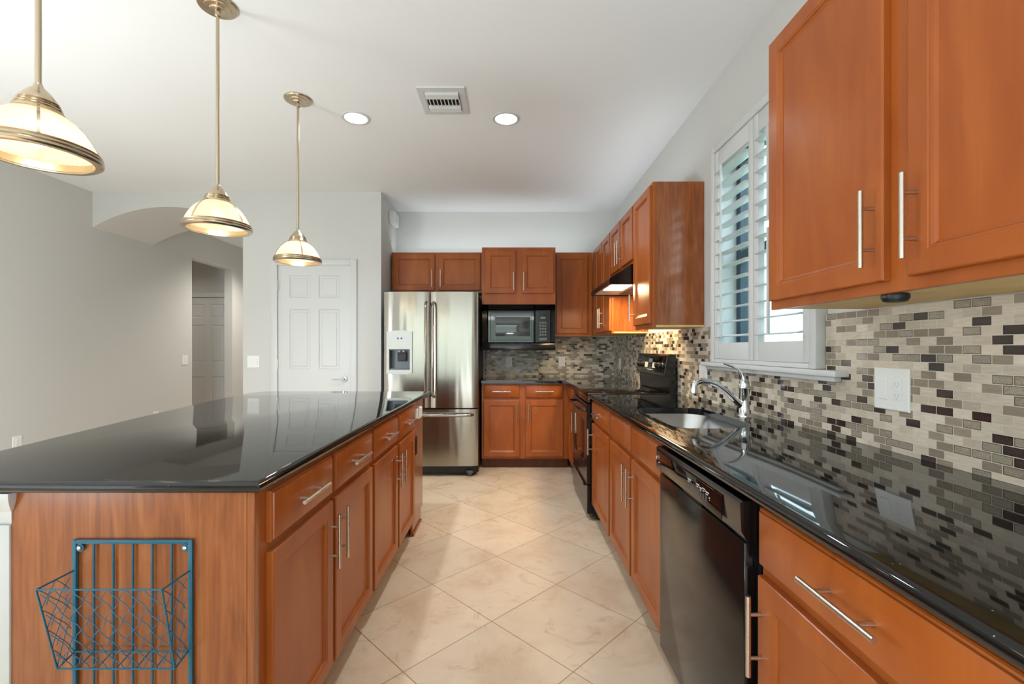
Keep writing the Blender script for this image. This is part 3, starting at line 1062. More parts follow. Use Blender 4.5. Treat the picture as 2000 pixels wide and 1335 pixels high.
def nose_edges(bm, test, r=.0145):
    es = [e for e in bm.edges if abs(e.verts[0].co.z - e.verts[1].co.z) < 1e-6 and all(test(v.co.x, v.co.y) for v in e.verts)]
    bmesh.ops.bevel(bm, geom=es, offset=r, segments=5, profile=0.5, affect='EDGES', clamp_overlap=True)

# island top
curve = [(-1.575, 1.121), (-1.63, 1.463), (-1.668, 1.665), (-1.755, 2.15), (-1.833, 2.637), (-1.890, 3.05), (-1.925, 3.36), (-1.905, 3.455), (-1.845, 3.505)]
pts = rounded([(-.613, 1.121), (-.613, 3.505)], [0, 0]) + list(reversed(curve))
b = B().prism([(x, y, CZ0) for x, y in pts], (0, 0, CZ1 - CZ0))
nose_edges(b.bm, lambda x, y: True)
solo('island_countertop', 'polished black granite top of the kitchen island', 'countertop', b, M['granite'])

# right run, near piece with the sink cut-out
XC = .556
hx0, hx1, hy0, hy1 = .680, 1.042, 1.875, 2.525
hole = rounded([(hx0, hy0), (hx1, hy0), (hx1, hy1), (hx0, hy1)], [.075, .14, .11, .06], 8)
b = B()
bm = b.bm
oy0, oy1 = .46, 3.290
hv = [bm.verts.new((x, y, CZ0)) for x, y in hole]
near = min(range(len(hole)), key=lambda i: (round(hole[i][1], 4), abs(hole[i][0] - .85)))
far = max(range(len(hole)), key=lambda i: (round(hole[i][1], 4), -abs(hole[i][0] - .85)))
c00, c10, c11, c01 = [bm.verts.new((x, y, CZ0)) for x, y in ((XC, oy0), (XR - .001, oy0), (XR - .001, oy1), (XC, oy1))]
mN = bm.verts.new((.85, oy0, CZ0))
mF = bm.verts.new((.85, oy1, CZ0))
m = len(hv)
def walk(i, j, s):
    out = [hv[i]]
    while i != j:
        i = (i + s) % m
        out.append(hv[i])
    return out
fw_, bw_ = walk(near, far, 1), walk(near, far, -1)
right, left = (fw_, bw_) if max(v.co.x for v in fw_) > 1.0 else (bw_, fw_)
f1 = bm.faces.new([mN] + right + [mF, c11, c10])
f2 = bm.faces.new([mN] + left + [mF, c01, c00])
bmesh.ops.recalc_face_normals(bm, faces=[f1, f2])
ex = bmesh.ops.extrude_face_region(bm, geom=[f1, f2])
for v in [g for g in ex['geom'] if isinstance(g, bmesh.types.BMVert)]:
    v.co.z = CZ1
nose_edges(bm, lambda x, y: abs(x - XC) < 1e-4)
solo('sink_countertop', 'polished black granite counter along the window wall with the sink cut-out', 'countertop', b, M['granite'])

# corner piece beyond the range
YC = 4.672
pts = [(XC, 4.060), (XR - .001, 4.060), (XR - .001, YB - .001), (-.297, YB - .001), (-.297, YC), (XC, YC)]
b = B().prism([(x, y, CZ0) for x, y in pts], (0, 0, CZ1 - CZ0))
nose_edges(b.bm, lambda x, y: (abs(x - XC) < 1e-4) or (abs(y - YC) < 1e-4 and x < XC + .01))
solo('corner_countertop', 'polished black granite counter in the corner below the microwave', 'countertop', b, M['granite'])

# ================================================================== SINK + FAUCET
b = B()
def shrink(d):
    sx, sy = (hx1 - hx0), (hy1 - hy0)
    mx_, my_ = (hx0 + hx1) / 2, (hy0 + hy1) / 2
    return [(mx_ + (x - mx_) * (1 - 2 * d / sx), my_ + (y - my_) * (1 - 2 * d / sy)) for x, y in hole]
lv = [(-.022, CZ0 - .001), (-.004, CZ0 - .001), (-.002, CZ0 - .004), (.004, .74), (.012, .715), (.035, .700), (.10, .697)]
loops = [[Vector((x, y, z)) for x, y in shrink(d)] for d, z in lv]
lo = [(.10, .695), (.034, .698), (.010, .713), (.002, .74), (-.004, CZ0 - .006), (-.022, CZ0 - .003)]
loops += [[Vector((x, y, z)) for x, y in shrink(d)] for d, z in lo]
# inner floor and outer floor
b.loop_loft(loops[:7], cap0=False, cap1=True)
b.loop_loft(loops[7:], cap0=True, cap1=False)
sk = thing('kitchen_sink', 'stainless single bowl sink set under the granite counter', 'sink', ((hx0 + hx1) / 2, (hy0 + hy1) / 2, .695))
build('bowl', b, M['sinksteel'], sk, smooth=40)
b = B().lathe([(.045, .6985), (.043, .7005), (.034, .7005), (.030, .6985)], (.9, 2.2), 24, cap0=True, cap1=True)
build('drain', b, M['midgrey'], sk)

FXc, FYc = 1.125, 2.205
fa = thing('kitchen_faucet', 'chrome single lever faucet behind the sink', 'faucet', (FXc, FYc, CZ1))
b = B().lathe([(.031, CZ1 + .0003), (.031, CZ1 + .008), (.027, CZ1 + .013), (.0245, CZ1 + .02), (.0235, CZ1 + .07), (.0235, CZ1 + .132), (.0255, CZ1 + .134), (.0255, CZ1 + .142), (.024, CZ1 + .144)], (FXc, FYc), 28, cap0=True, cap1=True)
build('body', b, M['chrome'], fa, smooth=45)
pts, rad = [], []
ctrl = [(-.006, .045), (-.030, .068), (-.062, .098), (-.098, .130), (-.135, .155), (-.170, .168), (-.205, .171), (-.228, .164), (-.240, .150), (-.243, .133)]
for i, (dx, dz) in enumerate(ctrl):
    pts.append((FXc + dx, FYc, CZ1 + dz))
rad = [.016, .016, .0152, .0146, .0140, .0136, .0136, .0138, .0145, .0150]
sp_ = build('spout', B().tube(pts, rad, 16), M['chrome'], fa, smooth=60)
e = ctrl[-1]
build('spray_head', B().turn([(.0155, .004), (.0165, -.004), (.0165, -.020), (.013, -.024)], (FXc + e[0], FYc, CZ1 + e[1]), (0, 0, 1), 18), M['chrome'], sp_)
b = B().lathe([(.0235, CZ1 + .1445), (.0235, CZ1 + .158), (.021, CZ1 + .172), (.014, CZ1 + .180)], (FXc, FYc), 24, cap0=True, cap1=True)
pts = [(FXc - .002, FYc, CZ1 + .168), (FXc - .008, FYc, CZ1 + .195), (FXc - .028, FYc, CZ1 + .222), (FXc - .060, FYc, CZ1 + .242), (FXc - .098, FYc, CZ1 + .254)]
b.tube(pts, [.0165, .0125, .008, .0058, .004], 12)
build('lever', b, M['chrome'], fa, smooth=60)

# ================================================================== DISHWASHER
dy0, dy1 = 1.098, 1.740
dw = thing('dishwasher', 'black built-in dishwasher under the counter', 'dishwasher', (.88, (dy0 + dy1) / 2, 0))
build('tub_body', B().box(.600, XR - .02, dy0, dy1, .10, .872), M['blackmat'], dw)
build('door', B().box(.566, .5995, dy0 + .012, dy1 - .004, .115, .770, .004), M['black'], dw)
prof = [(.5995, .772), (.572, .772), (.556, .800), (.553, .868), (.560, .873), (.5995, .873)]
b = B().prism([(x, dy0 + .006, z) for x, z in prof], (0, dy1 - dy0 - .010, 0))
cp = build('control_panel', b, M['black'], dw)
fr = frame_of((.5525, dy1, .80), (0, -1, 0), (-1, 0, -.04))
# fascia: inset glossy strip with fillet outline
b = B().rect(fr, .012, .545, -.006, .058, [(0, .0005), (0, .0018), (.0015, .0024)])
fa_ = build('fascia', b, M['blackglass'], cp)
for a_, z_ in [(.325, .012), (.393, .010), (.411, .010), (.429, .010), (.447, .010)]:
    build('button', B().rect(fr, a_, a_ + .010, z_, z_ + .018, [(0, .0024), (0, .0034), (.0015, .0038)]), M['midgrey'], fa_)
for a_, z_, l_ in [(.318, .037, .026), (.385, .040, .020), (.407, .036, .016), (.427, .040, .018), (.447, .037, .022), (.470, .026, .006)]:
    build('lettering', B().fbox(fr, a_, a_ + l_, .0024, .0030, z_, z_ + .0035), M['mark'], fa_)
    build('lettering', B().fbox(fr, a_ + .002, a_ + l_ * .7, .0024, .0030, z_ - .006, z_ - .0035), M['mark'], fa_)
# small swirl emblem at the far end of the panel
b = B()
b.tube([fr(.030 + .012 * cos(q), .030 + .011 * sin(q), .0032) for q in [pi * .62 + k * .2 for k in range(9)]], [.0008, .0013, .0017, .002, .002, .0018, .0014, .001, .0006], 6)
b.fbox(fr, .034, .052, .0024, .0030, .018, .0205)
build('emblem', b, M['mark'], fa_)
build('finger_pull', B().prism([(.5545, 1.36, .797), (.5690, 1.36, .7725), (.5690, 1.50, .7725), (.5545, 1.50, .797)], (-.0008, 0, -.0006)), M['darkgap'], cp)
build('toe_panel', B().box(.655, .668, dy0 + .005, dy1 - .005, 0, .0995), M['blackmat'], dw)

# ================================================================== RANGE
ry0, ry1 = 3.296, 4.054
rg = thing('range', 'black electric range with tall rear control panel', 'range', (.86, (ry0 + ry1) / 2, 0))
build('body', B().box(.590, 1.19, ry0, ry1, .035, .905), M['black'], rg)
for x in (.64, 1.14):
    for y in (ry0 + .04, ry1 - .04):
        build('foot', B().cyl((x, y, 0), (x, y, .035), .018, 12), M['blackmat'], rg)
build('cooktop', B().box(.556, 1.128, ry0, ry1, .9055, .921, .004), M['blackglass'], rg)
fr = frame_of((.590, ry0, 0), (0, 1, 0), (-1, 0, 0))
WD = ry1 - ry0
build('vent_fascia', B().fbox(fr, .004, WD - .004, .0005, .030, .845, .904, .003), M['black'], rg)
od = build('oven_door', B().rect(fr, .004, WD - .004, .262, .838, [(0, .0005), (0, .036), (.004, .040), (.075, .040), (.077, .0385)]), M['black'], rg)
build('oven_window', B().rect(fr, .14, WD - .14, .40, .70, [(0, .0388), (0, .0402), (.002, .0408)]), M['blackglass'], od)
b = B().tube([fr(.045, .790, .040), fr(.050, .792, .066), fr(.075, .793, .076), fr(WD / 2, .793, .078), fr(WD - .075, .793, .076), fr(WD - .050, .792, .066), fr(WD - .045, .790, .040)], .0095, 12)
build('handle', b, M['black'], od, smooth=60)
prof = [(0, .0005), (0, .034), (.004, .038)]
dr = build('drawer', B().rect(fr, .004, WD - .004, .050, .252, prof), M['black'], rg)
build('grip', B().prism([fr(.10, .252, .038), fr(.10, .225, .038), fr(.10, .232, .050), fr(.10, .250, .052)], (0, WD - .2, 0)), M['black'], dr)
# backguard
bp = [(1.148, .9065), (1.142, 1.030), (1.112, 1.040), (1.112, 1.050), (1.134, 1.186), (1.146, 1.198), (1.190, 1.198), (1.190, .9065)]
bgd = build('backguard', B().prism([(x, ry0 + .002, z) for x, z in bp], (0, WD - .004, 0)), M['black'], rg)
bn = Vector((-.1360, 0, .0220)).normalized()
frb2 = (lambda a, h, d=0.0: Vector((1.112 + h * .1597, ry0 + a, 1.050 + h * .9871)) + bn * d)
build('control_glass', B().rect(frb2, .022, WD - .022, .010, .128, [(0, .0003), (0, .0012), (.002, .0018)]), M['blackglass'], bgd)
build('edge_strip', B().rect(frb2, .004, .014, .002, .134, [(0, .0003), (0, .003), (.002, .004)]), M['midgrey'], bgd)
for a_ in (.085, .180, WD - .180, WD - .085):
    build('knob', B().turn([(.026, .0015), (.025, .006), (.020, .010), (.017, .026), (.014, .028)], frb2(a_, .062), bn, 20), M['blackmat'], bgd)
build('clock_display', B().rect(frb2, .335, .425, .082, .112, [(0, .0018), (0, .0026)]), M['display'], bgd)
for k in range(5):
    for a0_ in (.245, .440):
        build('button', B().rect(frb2, a0_ + k * .016, a0_ + .010 + k * .016, .040, .082, [(0, .0018), (0, .0030)]), M['grey'], bgd)
for k in range(4):
    build('lettering', B().rect(frb2, .300 + k * .040, .325 + k * .040, .022, .027, [(0, .0018), (0, .0024)]), M['mark'], bgd)
# cooktop burner rings
for (x, y, r) in ((.70, 3.49, .095), (.70, 3.86, .075), (.98, 3.49, .075), (.98, 3.86, .095)):
    build('burner_ring', B().lathe([(r, .9212), (r - .003, .9214), (r - .006, .9212)], (x, y), 40), M['midgrey'], [c for c in rg.children if c.name.startswith('cooktop')][0])

# ================================================================== RANGE HOOD
hy0_, hy1_ = 3.296, 4.044
hd = thing('range_hood', 'black under-cabinet range hood with its lamp on', 'range hood', (.95, (hy0_ + hy1_) / 2, 1.70))
prof = [(XR - .012, 1.854), (.893, 1.854), (.868, 1.846), (.800, 1.800), (.755, 1.772), (.722, 1.752), (.712, 1.738), (.712, 1.702), (.724, 1.702), (.726, 1.716), (XR - .012, 1.716)]
b = B().prism([(x, hy0_, z) for x, z in prof], (0, hy1_ - hy0_, 0))
build('shell', b, M['black'], hd, smooth=25)
build('side_rim', B().box(.726, XR - .013, hy0_, hy0_ + .012, 1.702, 1.7155), M['black'], hd)
build('side_rim', B().box(.726, XR - .013, hy1_ - .012, hy1_, 1.702, 1.7155), M['black'], hd)
build('underside_liner', B().box(.728, XR - .014, hy0_ + .013, hy1_ - .013, 1.711, 1.7155), P('pale_hood_liner', rgb(212, 204, 190), 0.35), hd)
build('lamp_lens', B().box(.75, .90, hy0_ + .10, hy0_ + .40, 1.7065, 1.7105, .002), M['hoodlens'], hd)
build('grease_filter', B().box(.94, 1.15, hy0_ + .08, hy1_ - .08, 1.7065, 1.7105, .002), M['midgrey'], hd)
hl = area('hood_lamp', (.84, (hy0_ + hy1_) / 2, 1.700), (0, 0, 0), .2, .5, 11, (1.0, 0.72, 0.38))

# ================================================================== REFRIGERATOR
fx0, fx1, fyf = -1.222, -.313, 4.42
ft = 1.785
fg = thing('refrigerator', 'stainless french door refrigerator with ice dispenser', 'refrigerator', ((fx0 + fx1) / 2, 4.85, 0))
build('cabinet_body', B().box(fx0 + .004, fx1 - .004, 4.49, 5.315, .03, ft - .012, .004), M['blackmat'], fg)
def curved_panel(x0, x1, z0, z1, yf, bulge, th, hole=None, nx=14):
    xs = sorted({x0 + (x1 - x0) * i / nx for i in range(nx + 1)} | ({hole[0], hole[1]} if hole else set()))
    zs = sorted({z0, z1} | ({hole[2], hole[3]} if hole else set()))
    b = B()
    bm = b.bm
    def Y(x):
        t_ = (x - x0) / (x1 - x0) * 2 - 1
        edge = 0.010 * max(0, (abs(t_) - .90) / .10) ** 2
        return yf - bulge * (1 - t_ * t_) + edge
    fv = {(i, j): bm.verts.new((x, Y(x), z)) for i, x in enumerate(xs) for j, z in enumerate(zs)}
    bv = {(i, j): bm.verts.new((x, yf + th, z)) for i, x in enumerate(xs) for j, z in enumerate(zs)}
    I, J = len(xs) - 1, len(zs) - 1
    def inh(i, j):
        return hole and xs[i] >= hole[0] - 1e-6 and xs[i + 1] <= hole[1] + 1e-6 and zs[j] >= hole[2] - 1e-6 and zs[j + 1] <= hole[3] + 1e-6
    for i in range(I):
        for j in range(J):
            if inh(i, j):
                bm.faces.new((bv[i, j], bv[i + 1, j], bv[i + 1, j + 1], bv[i, j + 1]))
                if j == 0 or not inh(i, j - 1): bm.faces.new((fv[i, j], fv[i + 1, j], bv[i + 1, j], bv[i, j]))
                if j == J - 1 or not inh(i, j + 1): bm.faces.new((fv[i, j + 1], fv[i + 1, j + 1], bv[i + 1, j + 1], bv[i, j + 1]))
                if i == 0 or not inh(i - 1, j): bm.faces.new((fv[i, j], fv[i, j + 1], bv[i, j + 1], bv[i, j]))
                if i == I - 1 or not inh(i + 1, j): bm.faces.new((fv[i + 1, j], fv[i + 1, j + 1], bv[i + 1, j + 1], bv[i + 1, j]))
                continue
            bm.faces.new((fv[i, j], fv[i + 1, j], fv[i + 1, j + 1], fv[i, j + 1]))
            bm.faces.new((bv[i, j], bv[i, j + 1], bv[i + 1, j + 1], bv[i + 1, j]))
    for i in range(I):
        for j in (0, J):
            bm.faces.new((fv[i, j], bv[i, j], bv[i + 1, j], fv[i + 1, j]))
    for j in range(J):
        for i in (0, I):
            bm.faces.new((fv[i, j], fv[i, j + 1], bv[i, j + 1], bv[i, j]))
    return b
xm = -.775
hx = (-1.165, -.965, 1.035, 1.235)
fdl = build('left_door', curved_panel(fx0, xm - .004, .668, ft, fyf, .010, .062, hx), M['steel'], fg, smooth=40)
fdr = build('right_door', curved_panel(xm + .004, fx1, .668, ft, fyf, .010, .062), M['steel'], fg, smooth=40)
fzd = build('freezer_drawer', curved_panel(fx0, fx1, .108, .655, fyf, .014, .062), M['steel'], fg, smooth=40)
for px, par in ((xm - .036, fdl), (xm + .036, fdr)):
    b = B()
    lo_, hi_ = .775, 1.685
    pth = [(px, fyf - .004, lo_), (px, fyf - .040, lo_ + .012), (px, fyf - .055, lo_ + .06), (px, fyf - .062, (lo_ + hi_) / 2), (px, fyf - .055, hi_ - .06), (px, fyf - .040, hi_ - .012), (px, fyf - .004, hi_)]
    b.tube(pth, .0125, 12)
    build('handle', b, M['steel'], par, smooth=60)
b = B()
zf = .603
pth = [(fx0 + .05, fyf - .004, zf), (fx0 + .06, fyf - .04, zf), (fx0 + .11, fyf - .058, zf), ((fx0 + fx1) / 2, fyf - .068, zf), (fx1 - .11, fyf - .058, zf), (fx1 - .06, fyf - .04, zf), (fx1 - .05, fyf - .004, zf)]
b.tube(pth, .014, 12)
build('handle', b, M['steel'], fzd, smooth=60)
# dispenser
b = B()
dxa, dxb, dza, dzb = -1.188, -.943, 1.004, 1.402
yd = fyf - .026
top = [(dxa + (dxb - dxa) * i / 10, dzb + .012 * (1 - ((i - 5) / 5) ** 2)) for i in range(11)]
bot = [(dxa + (dxb - dxa) * i / 10, dza - .014 * (1 - ((i - 5) / 5) ** 2)) for i in range(11)]
hz0, hz1 = hx[2], hx[3]
# upper control block, two side strips and the lower lip
b.prism([(x, yd, z) for x, z in top] + [(dxb, yd, hz1), (dxa, yd, hz1)], (0, .030, 0))
b.box(dxa, hx[0], yd, yd + .03, hz0, hz1).box(hx[1], dxb, yd, yd + .03, hz0, hz1)
b.prism([(x, yd - .006, z) for x, z in bot] + [(dxb, yd - .006, hz0), (dxa, yd - .006, hz0)], (0, .036, 0))
disp = build('dispenser_frame', b, M['grey'], fdl)
b = B().box(hx[0] + .0005, hx[1] - .0005, fyf + .052, fyf + .060, hz0 + .0005, hz1 - .0005)
b.box(hx[0] + .0005, hx[0] + .004, fyf - .012, fyf + .052, hz0 + .0005, hz1 - .0005).box(hx[1] - .004, hx[1] - .0005, fyf - .012, fyf + .052, hz0 + .0005, hz1 - .0005)
b.box(hx[0] + .004, hx[1] - .004, fyf - .012, fyf + .052, hz0 + .0005, hz0 + .012).box(hx[0] + .004, hx[1] - .004, fyf - .012, fyf + .052, hz1 - .012, hz1 - .0005)
build('dispenser_niche', b, M['midgrey'], fdl)
b = B()
cxd = (hx[0] + hx[1]) / 2 + .012
b.rect(frame_of((cxd - .042, fyf + .03, 1.115), (1, 0, 0), (0, -1, 0)), 0, .084, 0, .09, [(0, 0), (0, .010), (.010, .012), (.012, .008)])
build('paddle', b, M['blackmat'], fdl)
for q in (-.020, .020):
    build('spout', B().cyl((cxd + q, fyf + .01, 1.222), (cxd + q, fyf + .01, 1.205), .010, 12), M['grey'], fdl)
for q in (-.016, .018):
    build('button', B().cyl((cxd + q - .01, yd + .001, 1.338), (cxd + q - .01, yd - .003, 1.338), .009, 14), M['blue'], fdl)
build('base_grille', B().box(fx0 + .02, fx1 - .02, fyf + .045, 4.489, .025, .100, .003), M['blackmat'], fg)
for x in (fx0 + .08, fx1 - .08):
    b = B().cyl((x - .02, fyf + .04, .025), (x + .02, fyf + .04, .025), .0245, 14)
    b.box(x - .03, x + .03, fyf + .01, fyf + .0445, .03, .06, .004)
    build('roller', b, M['midgrey'], fg)
for x in (fx0 + .07, fx1 - .07):
    build('hinge_cover', B().box(x - .04, x + .04, fyf + .02, fyf + .12, ft - .012 + .0005, ft + .010, .004), M['blackmat'], fg)

# ================================================================== MICROWAVE
mx0, mx1, mz0, mz1, myf = -.243, .428, 1.300, 1.650, 4.885
mw = thing('microwave', 'black built-in microwave in a dark surround', 'microwave', ((mx0 + mx1) / 2, 5.0, 1.222))
build('body', B().box(mx0 + .004, mx1 - .004, myf + .035, 5.30, mz0 + .004, mz1 - .004), M['blackmat'], mw)
xs_ = .262
dr_ = build('door', B().rect(frame_of((mx0, myf + .034, mz0), (1, 0, 0), (0, -1, 0)), 0, xs_ - mx0 - .004, 0, mz1 - mz0, [(0, 0), (0, .028), (.006, .034), (.03, .034), (.034, .0315)]), M['blackglass'], mw)
build('window_screen', B().rect(frame_of((-.160, myf + .0024, 1.372), (1, 0, 0), (0, -1, 0)), 0, .372, 0, .205, [(0, 0), (0, .0016), (.001, .002)]), P('dark_mesh_glass', rgb(58, 66, 66), 0.06, spec=0.8), dr_)
cpm = build('control_panel', B().rect(frame_of((xs_, myf + .034, mz0), (1, 0, 0), (0, -1, 0)), 0, mx1 - xs_, 0, mz1 - mz0, [(0, 0), (0, .030), (.005, .034)]), M['black'], mw)
fm_ = frame_of((xs_, myf - .0002, mz0), (1, 0, 0), (0, -1, 0))
build('clock_display', B().rect(fm_, .058, .112, .258, .276, [(0, 0), (0, .0012)]), M['display'], cpm)
b = B()
for r_ in range(5):
    for c_ in range(3):
        b.rect(fm_, .048 + c_ * .026, .068 + c_ * .026, .075 + r_ * .032, .097 + r_ * .032, [(0, 0), (0, .0012), (.001, .0018)])
b.rect(fm_, .045, .125, .025, .052, [(0, 0), (0, .0015), (.002, .002)])
build('button', b, M['midgrey'], cpm)
# dark trim kit, tapering inwards to the appliance
b = B()
o_ = [(-.294, 4.752, 1.2945), (.464, 4.752, 1.2945), (.464, 4.752, 1.6965), (-.294, 4.752, 1.6965)]
i_ = [(mx0 - .002, 4.884, mz0 - .002), (mx1 + .002, 4.884, mz0 - .002), (mx1 + .002, 4.884, mz1 + .002), (mx0 - .002, 4.884, mz1 + .002)]
back = [(-.294, 4.95, 1.2945), (.464, 4.95, 1.2945), (.464, 4.95, 1.6965), (-.294, 4.95, 1.6965)]
b.loop_loft([[Vector(p) for p in lp] for lp in (back, o_, i_)], cap0=False, cap1=False)
b.box(-.294, .464, 4.742, 5.32, 1.222, 1.294, .004)
build('trim_surround', b, M['black'], mw)

# ================================================================== SWITCHES AND OUTLETS
def plate(name, label, cat, o, u, n, w, h, kinds, group=None):
    """wall plate with rockers / receptacles; o is its centre on the wall"""
    fr = frame_of(o, u, n)
    t = thing(name, label, cat, fr(0, -h / 2), group)
    build('cover_plate', B().rect(fr, -w / 2, w / 2, -h / 2, h / 2, [(0, .0004), (0, .004), (.003, .0065)]), M['plate'], t)
    for cu_, kd in kinds:
        if kd == 'rocker':
            build('rocker', B().rect(fr, cu_ - .0165, cu_ + .0165, -.033, .033, [(0, .0066), (0, .0085), (.002, .010)]), M['plate'], t)
        else:
            r_ = build('receptacle', B().rect(fr, cu_ - .0165, cu_ + .0165, -.033, .033, [(0, .0066), (0, .0078), (.0015, .0085)]), M['plate'], t)
            b = B()
            for zz in (-.018, .018):
                b.fbox(fr, cu_ - .007, cu_ - .005, .0086, .0092, zz - .004, zz + .005).fbox(fr, cu_ + .005, cu_ + .007, .0086, .0092, zz - .004, zz + .005)
                b.fbox(fr, cu_ - .002, cu_ + .002, .0086, .0092, zz - .011, zz - .007)
            build('slot', b, M['grey'], r_)
    return t
plate('wall_plate', 'large white plate with rocker switch and outlet on the mosaic near the viewer', 'switch', (BX, 1.449, 1.112), (0, 1, 0), (-1, 0, 0), .134, .132, [(.026, 'rocker'), (-.026, 'outlet')])
plate('wall_plate', 'white plate on the mosaic beside the sill, behind the faucet spout', 'switch', (BX, 2.866, 1.078), (0, 1, 0), (-1, 0, 0), .115, .116, [(.025, 'rocker'), (-.025, 'rocker')])
plate('wall_plate', 'white outlet on the mosaic between the corner and range', 'outlet', (BX, 5.06, 1.075), (0, 1, 0), (-1, 0, 0), .075, .116, [(0, 'outlet')])
plate('wall_plate', 'white outlet on the end wall mosaic below the microwave door', 'outlet', (-.018, YB - .010, 1.086), (1, 0, 0), (0, -1, 0), .072, .116, [(0, 'outlet')])
plate('wall_plate', 'white outlet on the end wall mosaic below the microwave controls', 'outlet', (.596, YB - .010, 1.09), (1, 0, 0), (0, -1, 0), .078, .116, [(0, 'outlet')])
plate('wall_plate', 'white two-gang switch beside the pantry door', 'switch', (-2.612, YP, 1.106), (1, 0, 0), (0, -1, 0), .125, .122, [(.026, 'rocker'), (-.026, 'rocker')])
plate('wall_plate', 'white switch on the left wall beside the hall doorway', 'switch', (XL, 5.98, 1.088), (0, 1, 0), (1, 0, 0), .105, .122, [(0, 'rocker')])
plate('wall_plate', 'low white outlet on the left wall, nearer the viewer', 'outlet', (XL, 3.945, .43), (0, 1, 0), (1, 0, 0), .075, .116, [(0, 'outlet')])
plate('wall_plate', 'low white outlet on the left wall, just showing above the island top', 'outlet', (XL, 5.49, .43), (0, 1, 0), (1, 0, 0), .075, .116, [(0, 'outlet')])
# black outlet on the island filler
fr = frame_of((XI, 3.09, .585), (0, 1, 0), (1, 0, 0))
t = thing('island_outlet', 'black outlet on the far end of the island', 'outlet', fr(0, -.06))
build('cover_plate', B().rect(fr, -.037, .037, -.06, .06, [(0, .0004), (0, .004), (.003, .0065)]), M['blackmat'], t)
build('receptacle', B().rect(fr, -.017, .017, -.033, .033, [(0, .0066), (0, .008), (.0015, .0085)]), M['black'], t)
# white and blue clip under the counter end
fr = frame_of((XI, 3.11, .80), (0, 1, 0), (1, 0, 0))
t = thing('door_latch', 'small white and blue latch clip on the island end', 'latch', fr(0, -.03))
build('clip_base', B().rect(fr, -.055, -.005, -.035, .035, [(0, .0004), (0, .012), (.006, .018)]), M['plate'], t)
build('clip_strap', B().rect(fr, -.0045, .02, -.028, .028, [(0, .0004), (0, .012), (.003, .015)]), M['blue'], t)
build('clip_catch', B().rect(fr, .0205, .095, -.04, .04, [(0, .0004), (0, .016), (.012, .026)]), M['plate'], t)

# ================================================================== SMALL FITTINGS
# under-cabinet puck
t = thing('puck_light', 'small black puck hanging under the near wall cabinet', 'puck', (.945, 1.125, 1.354))
b = B().lathe([(.024, 1.3755), (.0285, 1.372), (.0285, 1.364), (.024, 1.356), (.016, 1.354)], (.945, 1.125), 28, cap0=True, cap1=True)
build('housing', b, M['blackmat'], t)
build('button', B().box(.914, .918, 1.117, 1.131, 1.364, 1.372, .001), M['midgrey'], t)
# alarm box
t = thing('alarm_box', 'small white alarm box high on the return wall', 'alarm', (XP1 + .028, 5.07, 2.60))
build('housing', B().box(XP1 + .0005, XP1 + .055, 4.955, 5.185, 2.60, 2.730, .008), M['plate'], t)
b = B()
for k in range(6):
    b.box(XP1 + .0552, XP1 + .0562, 5.0, 5.14, 2.625 + k * .012, 2.630 + k * .012)
build('grille', b, M['grey'], t)

# ceiling vent
vx0, vx1, vy0, vy1 = -.578, -.277, 2.777, 3.098
vt = thing('ceiling_vent', 'square white ceiling air vent between the downlights', 'vent', ((vx0 + vx1) / 2, (vy0 + vy1) / 2, CEIL))
def ring(d, z):
    return [Vector((vx0 + d, vy0 + d, z)), Vector((vx1 - d, vy0 + d, z)), Vector((vx1 - d, vy1 - d, z)), Vector((vx0 + d, vy1 - d, z))]
build('frame', B().loop_loft([ring(0, CEIL - .0005), ring(.004, CEIL - .010), ring(.040, CEIL - .012), ring(.046, CEIL - .006), ring(.046, CEIL - .0005)], cap0=False, cap1=False), M['white'], vt)
build('backing', B().box(vx0 + .046, vx1 - .046, vy0 + .046, vy1 - .046, CEIL - .0025, CEIL - .0006), M['darkgap'], vt)
for yb in (vy0 + .052, vy1 - .112):
    b = B().prism([(vx0 + .047, yb, CEIL - .004), (vx0 + .047, yb + .012, CEIL - .020), (vx0 + .047, yb + .050, CEIL - .026), (vx0 + .047, yb + .058, CEIL - .020), (vx0 + .047, yb + .030, CEIL - .010)], (vx1 - vx0 - .094, 0, 0))
    build('blade', b, M['white'], vt)
for k in range(9):
    xb = vx0 + .056 + k * .0235
    b = B().prism([(xb, vy0 + .115, CEIL - .003), (xb + .003, vy0 + .115, CEIL - .003), (xb + .013, vy0 + .115, CEIL - .020), (xb + .010, vy0 + .115, CEIL - .020)], (0, vy1 - vy0 - .232, 0))
    build('fin', b, M['white'], vt)

# recessed downlights
def make_downlight():
    t = thing('downlight', 'lit round downlight left of the ceiling vent', 'ceiling light', (0, 0, 0), 'recessed downlights over the aisle')
    build('trim_ring', B().lathe([(.096, -.0004), (.095, -.005), (.086, -.008), (.076, -.006), (.074, -.0004)], n=40), M['white'], t)
    build('lens', B().lathe([(.0735, -.0006), (.0735, -.004), (.05, -.006), (.002, -.0065)], n=40, cap0=True, cap1=True), M['lamp'], t)
    l = bpy.data.lights.new('downlight_lamp', 'SPOT')
    l.energy, l.color, l.spot_size, l.spot_blend, l.shadow_soft_size = 56, (0.90, 0.96, 1.0), radians(140), 0.9, 0.06
    o = bpy.data.objects.new('downlight_lamp', l)
    COL.objects.link(o)
    o.parent = t
    o.location = (0, 0, -.03)
    return t
dl = make_downlight()
dl.location = (-1.066, 3.16, CEIL)
dup(dl, (-.03, 3.17, CEIL), 0, 'lit round downlight right of the ceiling vent')

